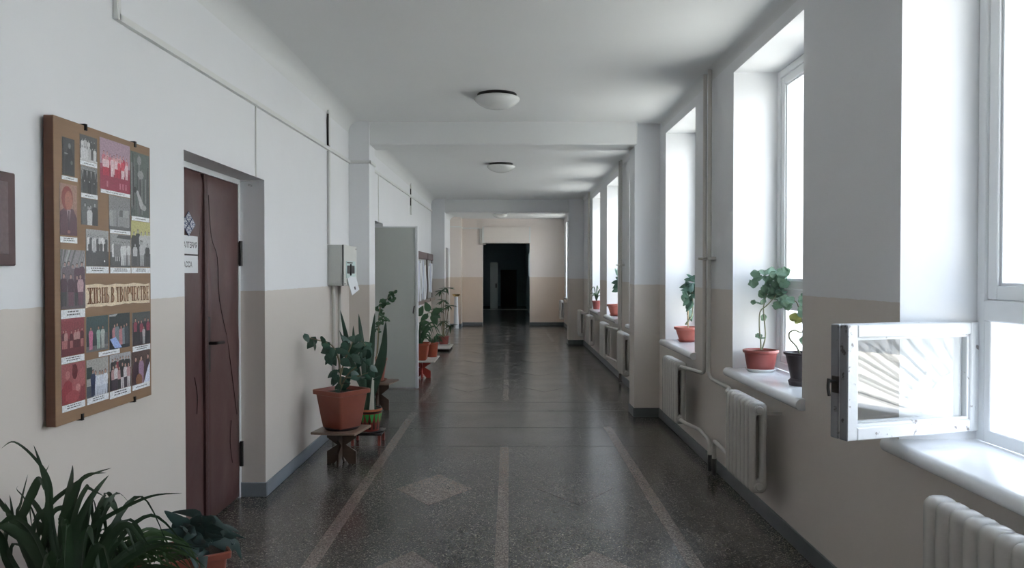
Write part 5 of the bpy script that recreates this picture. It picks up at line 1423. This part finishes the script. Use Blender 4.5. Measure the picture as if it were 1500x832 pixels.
# --- window sills
t9 = thing('geranium', 'two-stemmed geranium in round red pot on white saucer, second sill', 'plant', (1.842, 5.49, SILL))
round_pot(t9, .118, .15, M['terra_dark'], .80, rim=.16, saucer=.112, sm=M['saucer'])
stems(t9, GER_ST, 5.49, .006, .003, 'stem_green', dy=[-.03, .02])
for k, (x, z) in enumerate(GER + GER[9:]):
    if k >= len(GER): x += R.uniform(-.04, .04); z += R.uniform(-.05, .05)
    d = Vector((R.uniform(-1, 1), R.uniform(-.4, .2), R.uniform(-1, .6))); s = R.uniform(.055, .085) * (.8 if 4 <= k < 9 else 1)
    x = min(x, 1.985)
    place_leaf(GER_LM[0], t9, Vector((x - 1.842, R.uniform(-.1, .06), z - SILL)) - d.normalized() * s * .45, d, s, face=(R.uniform(-.6, .4), -1, R.uniform(.1, 1.1)))
t10 = thing('geranium', 'curl-stemmed geranium in tall black pot on the second sill', 'plant', (1.872, 4.81, SILL))
bm = nb(); lathe(bm, [(0, 0), (.07, 0), (.078, .03), (.074, .03), (.062, .045), (.0, .045)], 28); obj('saucer', bm, M['pot_black'], t10, smooth=40)
bm = nb(); lathe(bm, [(0, .01), (.055, .01), (.058, .03), (.093, .195), (.105, .198), (.106, .212), (.098, .212), (.088, .19)], 32); obj('pot', bm, M['pot_black'], t10, smooth=40)
bm = nb(); lathe(bm, [(.09, .188), (0, .192)], 24); obj('soil', bm, M['soil'], t10)
stems(t10, GER2_ST, 4.85, .006, .003, 'stem_green')
for k, (x, z) in enumerate(GER2 + [(1.80, 1.42), (1.90, 1.35), (1.91, 1.47), (1.93, 1.40), (1.76, 1.44)]):
    d = Vector((R.uniform(-1, 1), R.uniform(-.4, .2), R.uniform(-1, .4))); s = R.uniform(.055, .08)
    place_leaf((GERY if k in (6, 7) else GER_LM)[0], t10, Vector((x - 1.872, R.uniform(-.03, .07), z - SILL)) - d.normalized() * s * .45, d, s, face=(R.uniform(-.5, .3), -1, R.uniform(.1, 1)))
t11 = thing('rubber_plant', 'grey-green leafy plant in terracotta pot on third sill', 'plant', (1.862, 7.86, SILL))
round_pot(t11, .118, .148, M['terra_light'], .66, rim=.2, rimout=1.10, saucer=.098, sm=M['terra_dark'])
stems(t11, SUC_ST, 7.86, .008, .005, 'stem_green'); 
bm = nb(); tube(bm, [(.018, .02, .13), (.015, .02, .36)], .008, 7); obj('support_stick', bm, M['stick'], t11)
for k, (x, z) in enumerate(SUC * 2):
    if k >= len(SUC): x += R.uniform(-.03, .03); z += R.uniform(-.04, .04)
    d = Vector((R.uniform(-1, 1), R.uniform(-.3, .2), R.uniform(-.6, .7) if z > 1.45 else R.uniform(-1, -.2))); s = R.uniform(.10, .14)
    place_leaf(SUC_LM[k % 3], t11, Vector((min(x, 1.97) - 1.862, R.uniform(-.06, .06), z - SILL)) - d.normalized() * s * .5, d, s, face=(R.uniform(-.5, .4), -1, R.uniform(.1, .9)), width=s * .75)
t12 = thing('rubber_plant', 'terracotta pot with a leafy plant on the sill beyond the nearer beam', 'plant', (1.80, 12.58, SILL))
round_pot(t12, .15, .19, M['terra_light'], .66, rim=.2, rimout=1.08, saucer=.125, sm=M['terra_dark'])
bm = nb(); tube(bm, smooth_path([(.02, 0, .17), (.06, 0, .4), (.04, 0, .68)]), .009, 7); obj('stem', bm, M['stem_green'], t12)
for k in range(16):
    z = R.uniform(.42, .70); d = Vector((R.uniform(-1, 1), R.uniform(-.6, .6), R.uniform(-.6, .5)))
    place_leaf(SUC_LM[k % 3], t12, (.05, 0, z), d, R.uniform(.11, .16), face=(R.uniform(-.4, .4), -1, .6))
t13 = thing('spiky_plant', 'small spiky dark plant in dark pot on the farthest visible sill', 'plant', (1.735, 14.95, SILL))
round_pot(t13, .085, .17, M['terra_dark'], .75)
for k in range(13):
    a = 2 * PI * k / 13; reach = R.uniform(.10, .24); hgt = R.uniform(.1, .3)
    d = Vector((math.cos(a), math.sin(a) * .7, 0)); b = Vector((0, 0, .16))
    pts = [b, b + d * reach * .35 + Vector((0, 0, hgt)), b + d * reach + Vector((0, 0, hgt * R.uniform(.4, 1)))]
    bm = nb(); ribbon(bm, smooth_path(pts, 4), .022, twist=R.uniform(-.5, .5)); obj('leaf', bm, M['leaf_palm'], t13, smooth=60, norm=False)
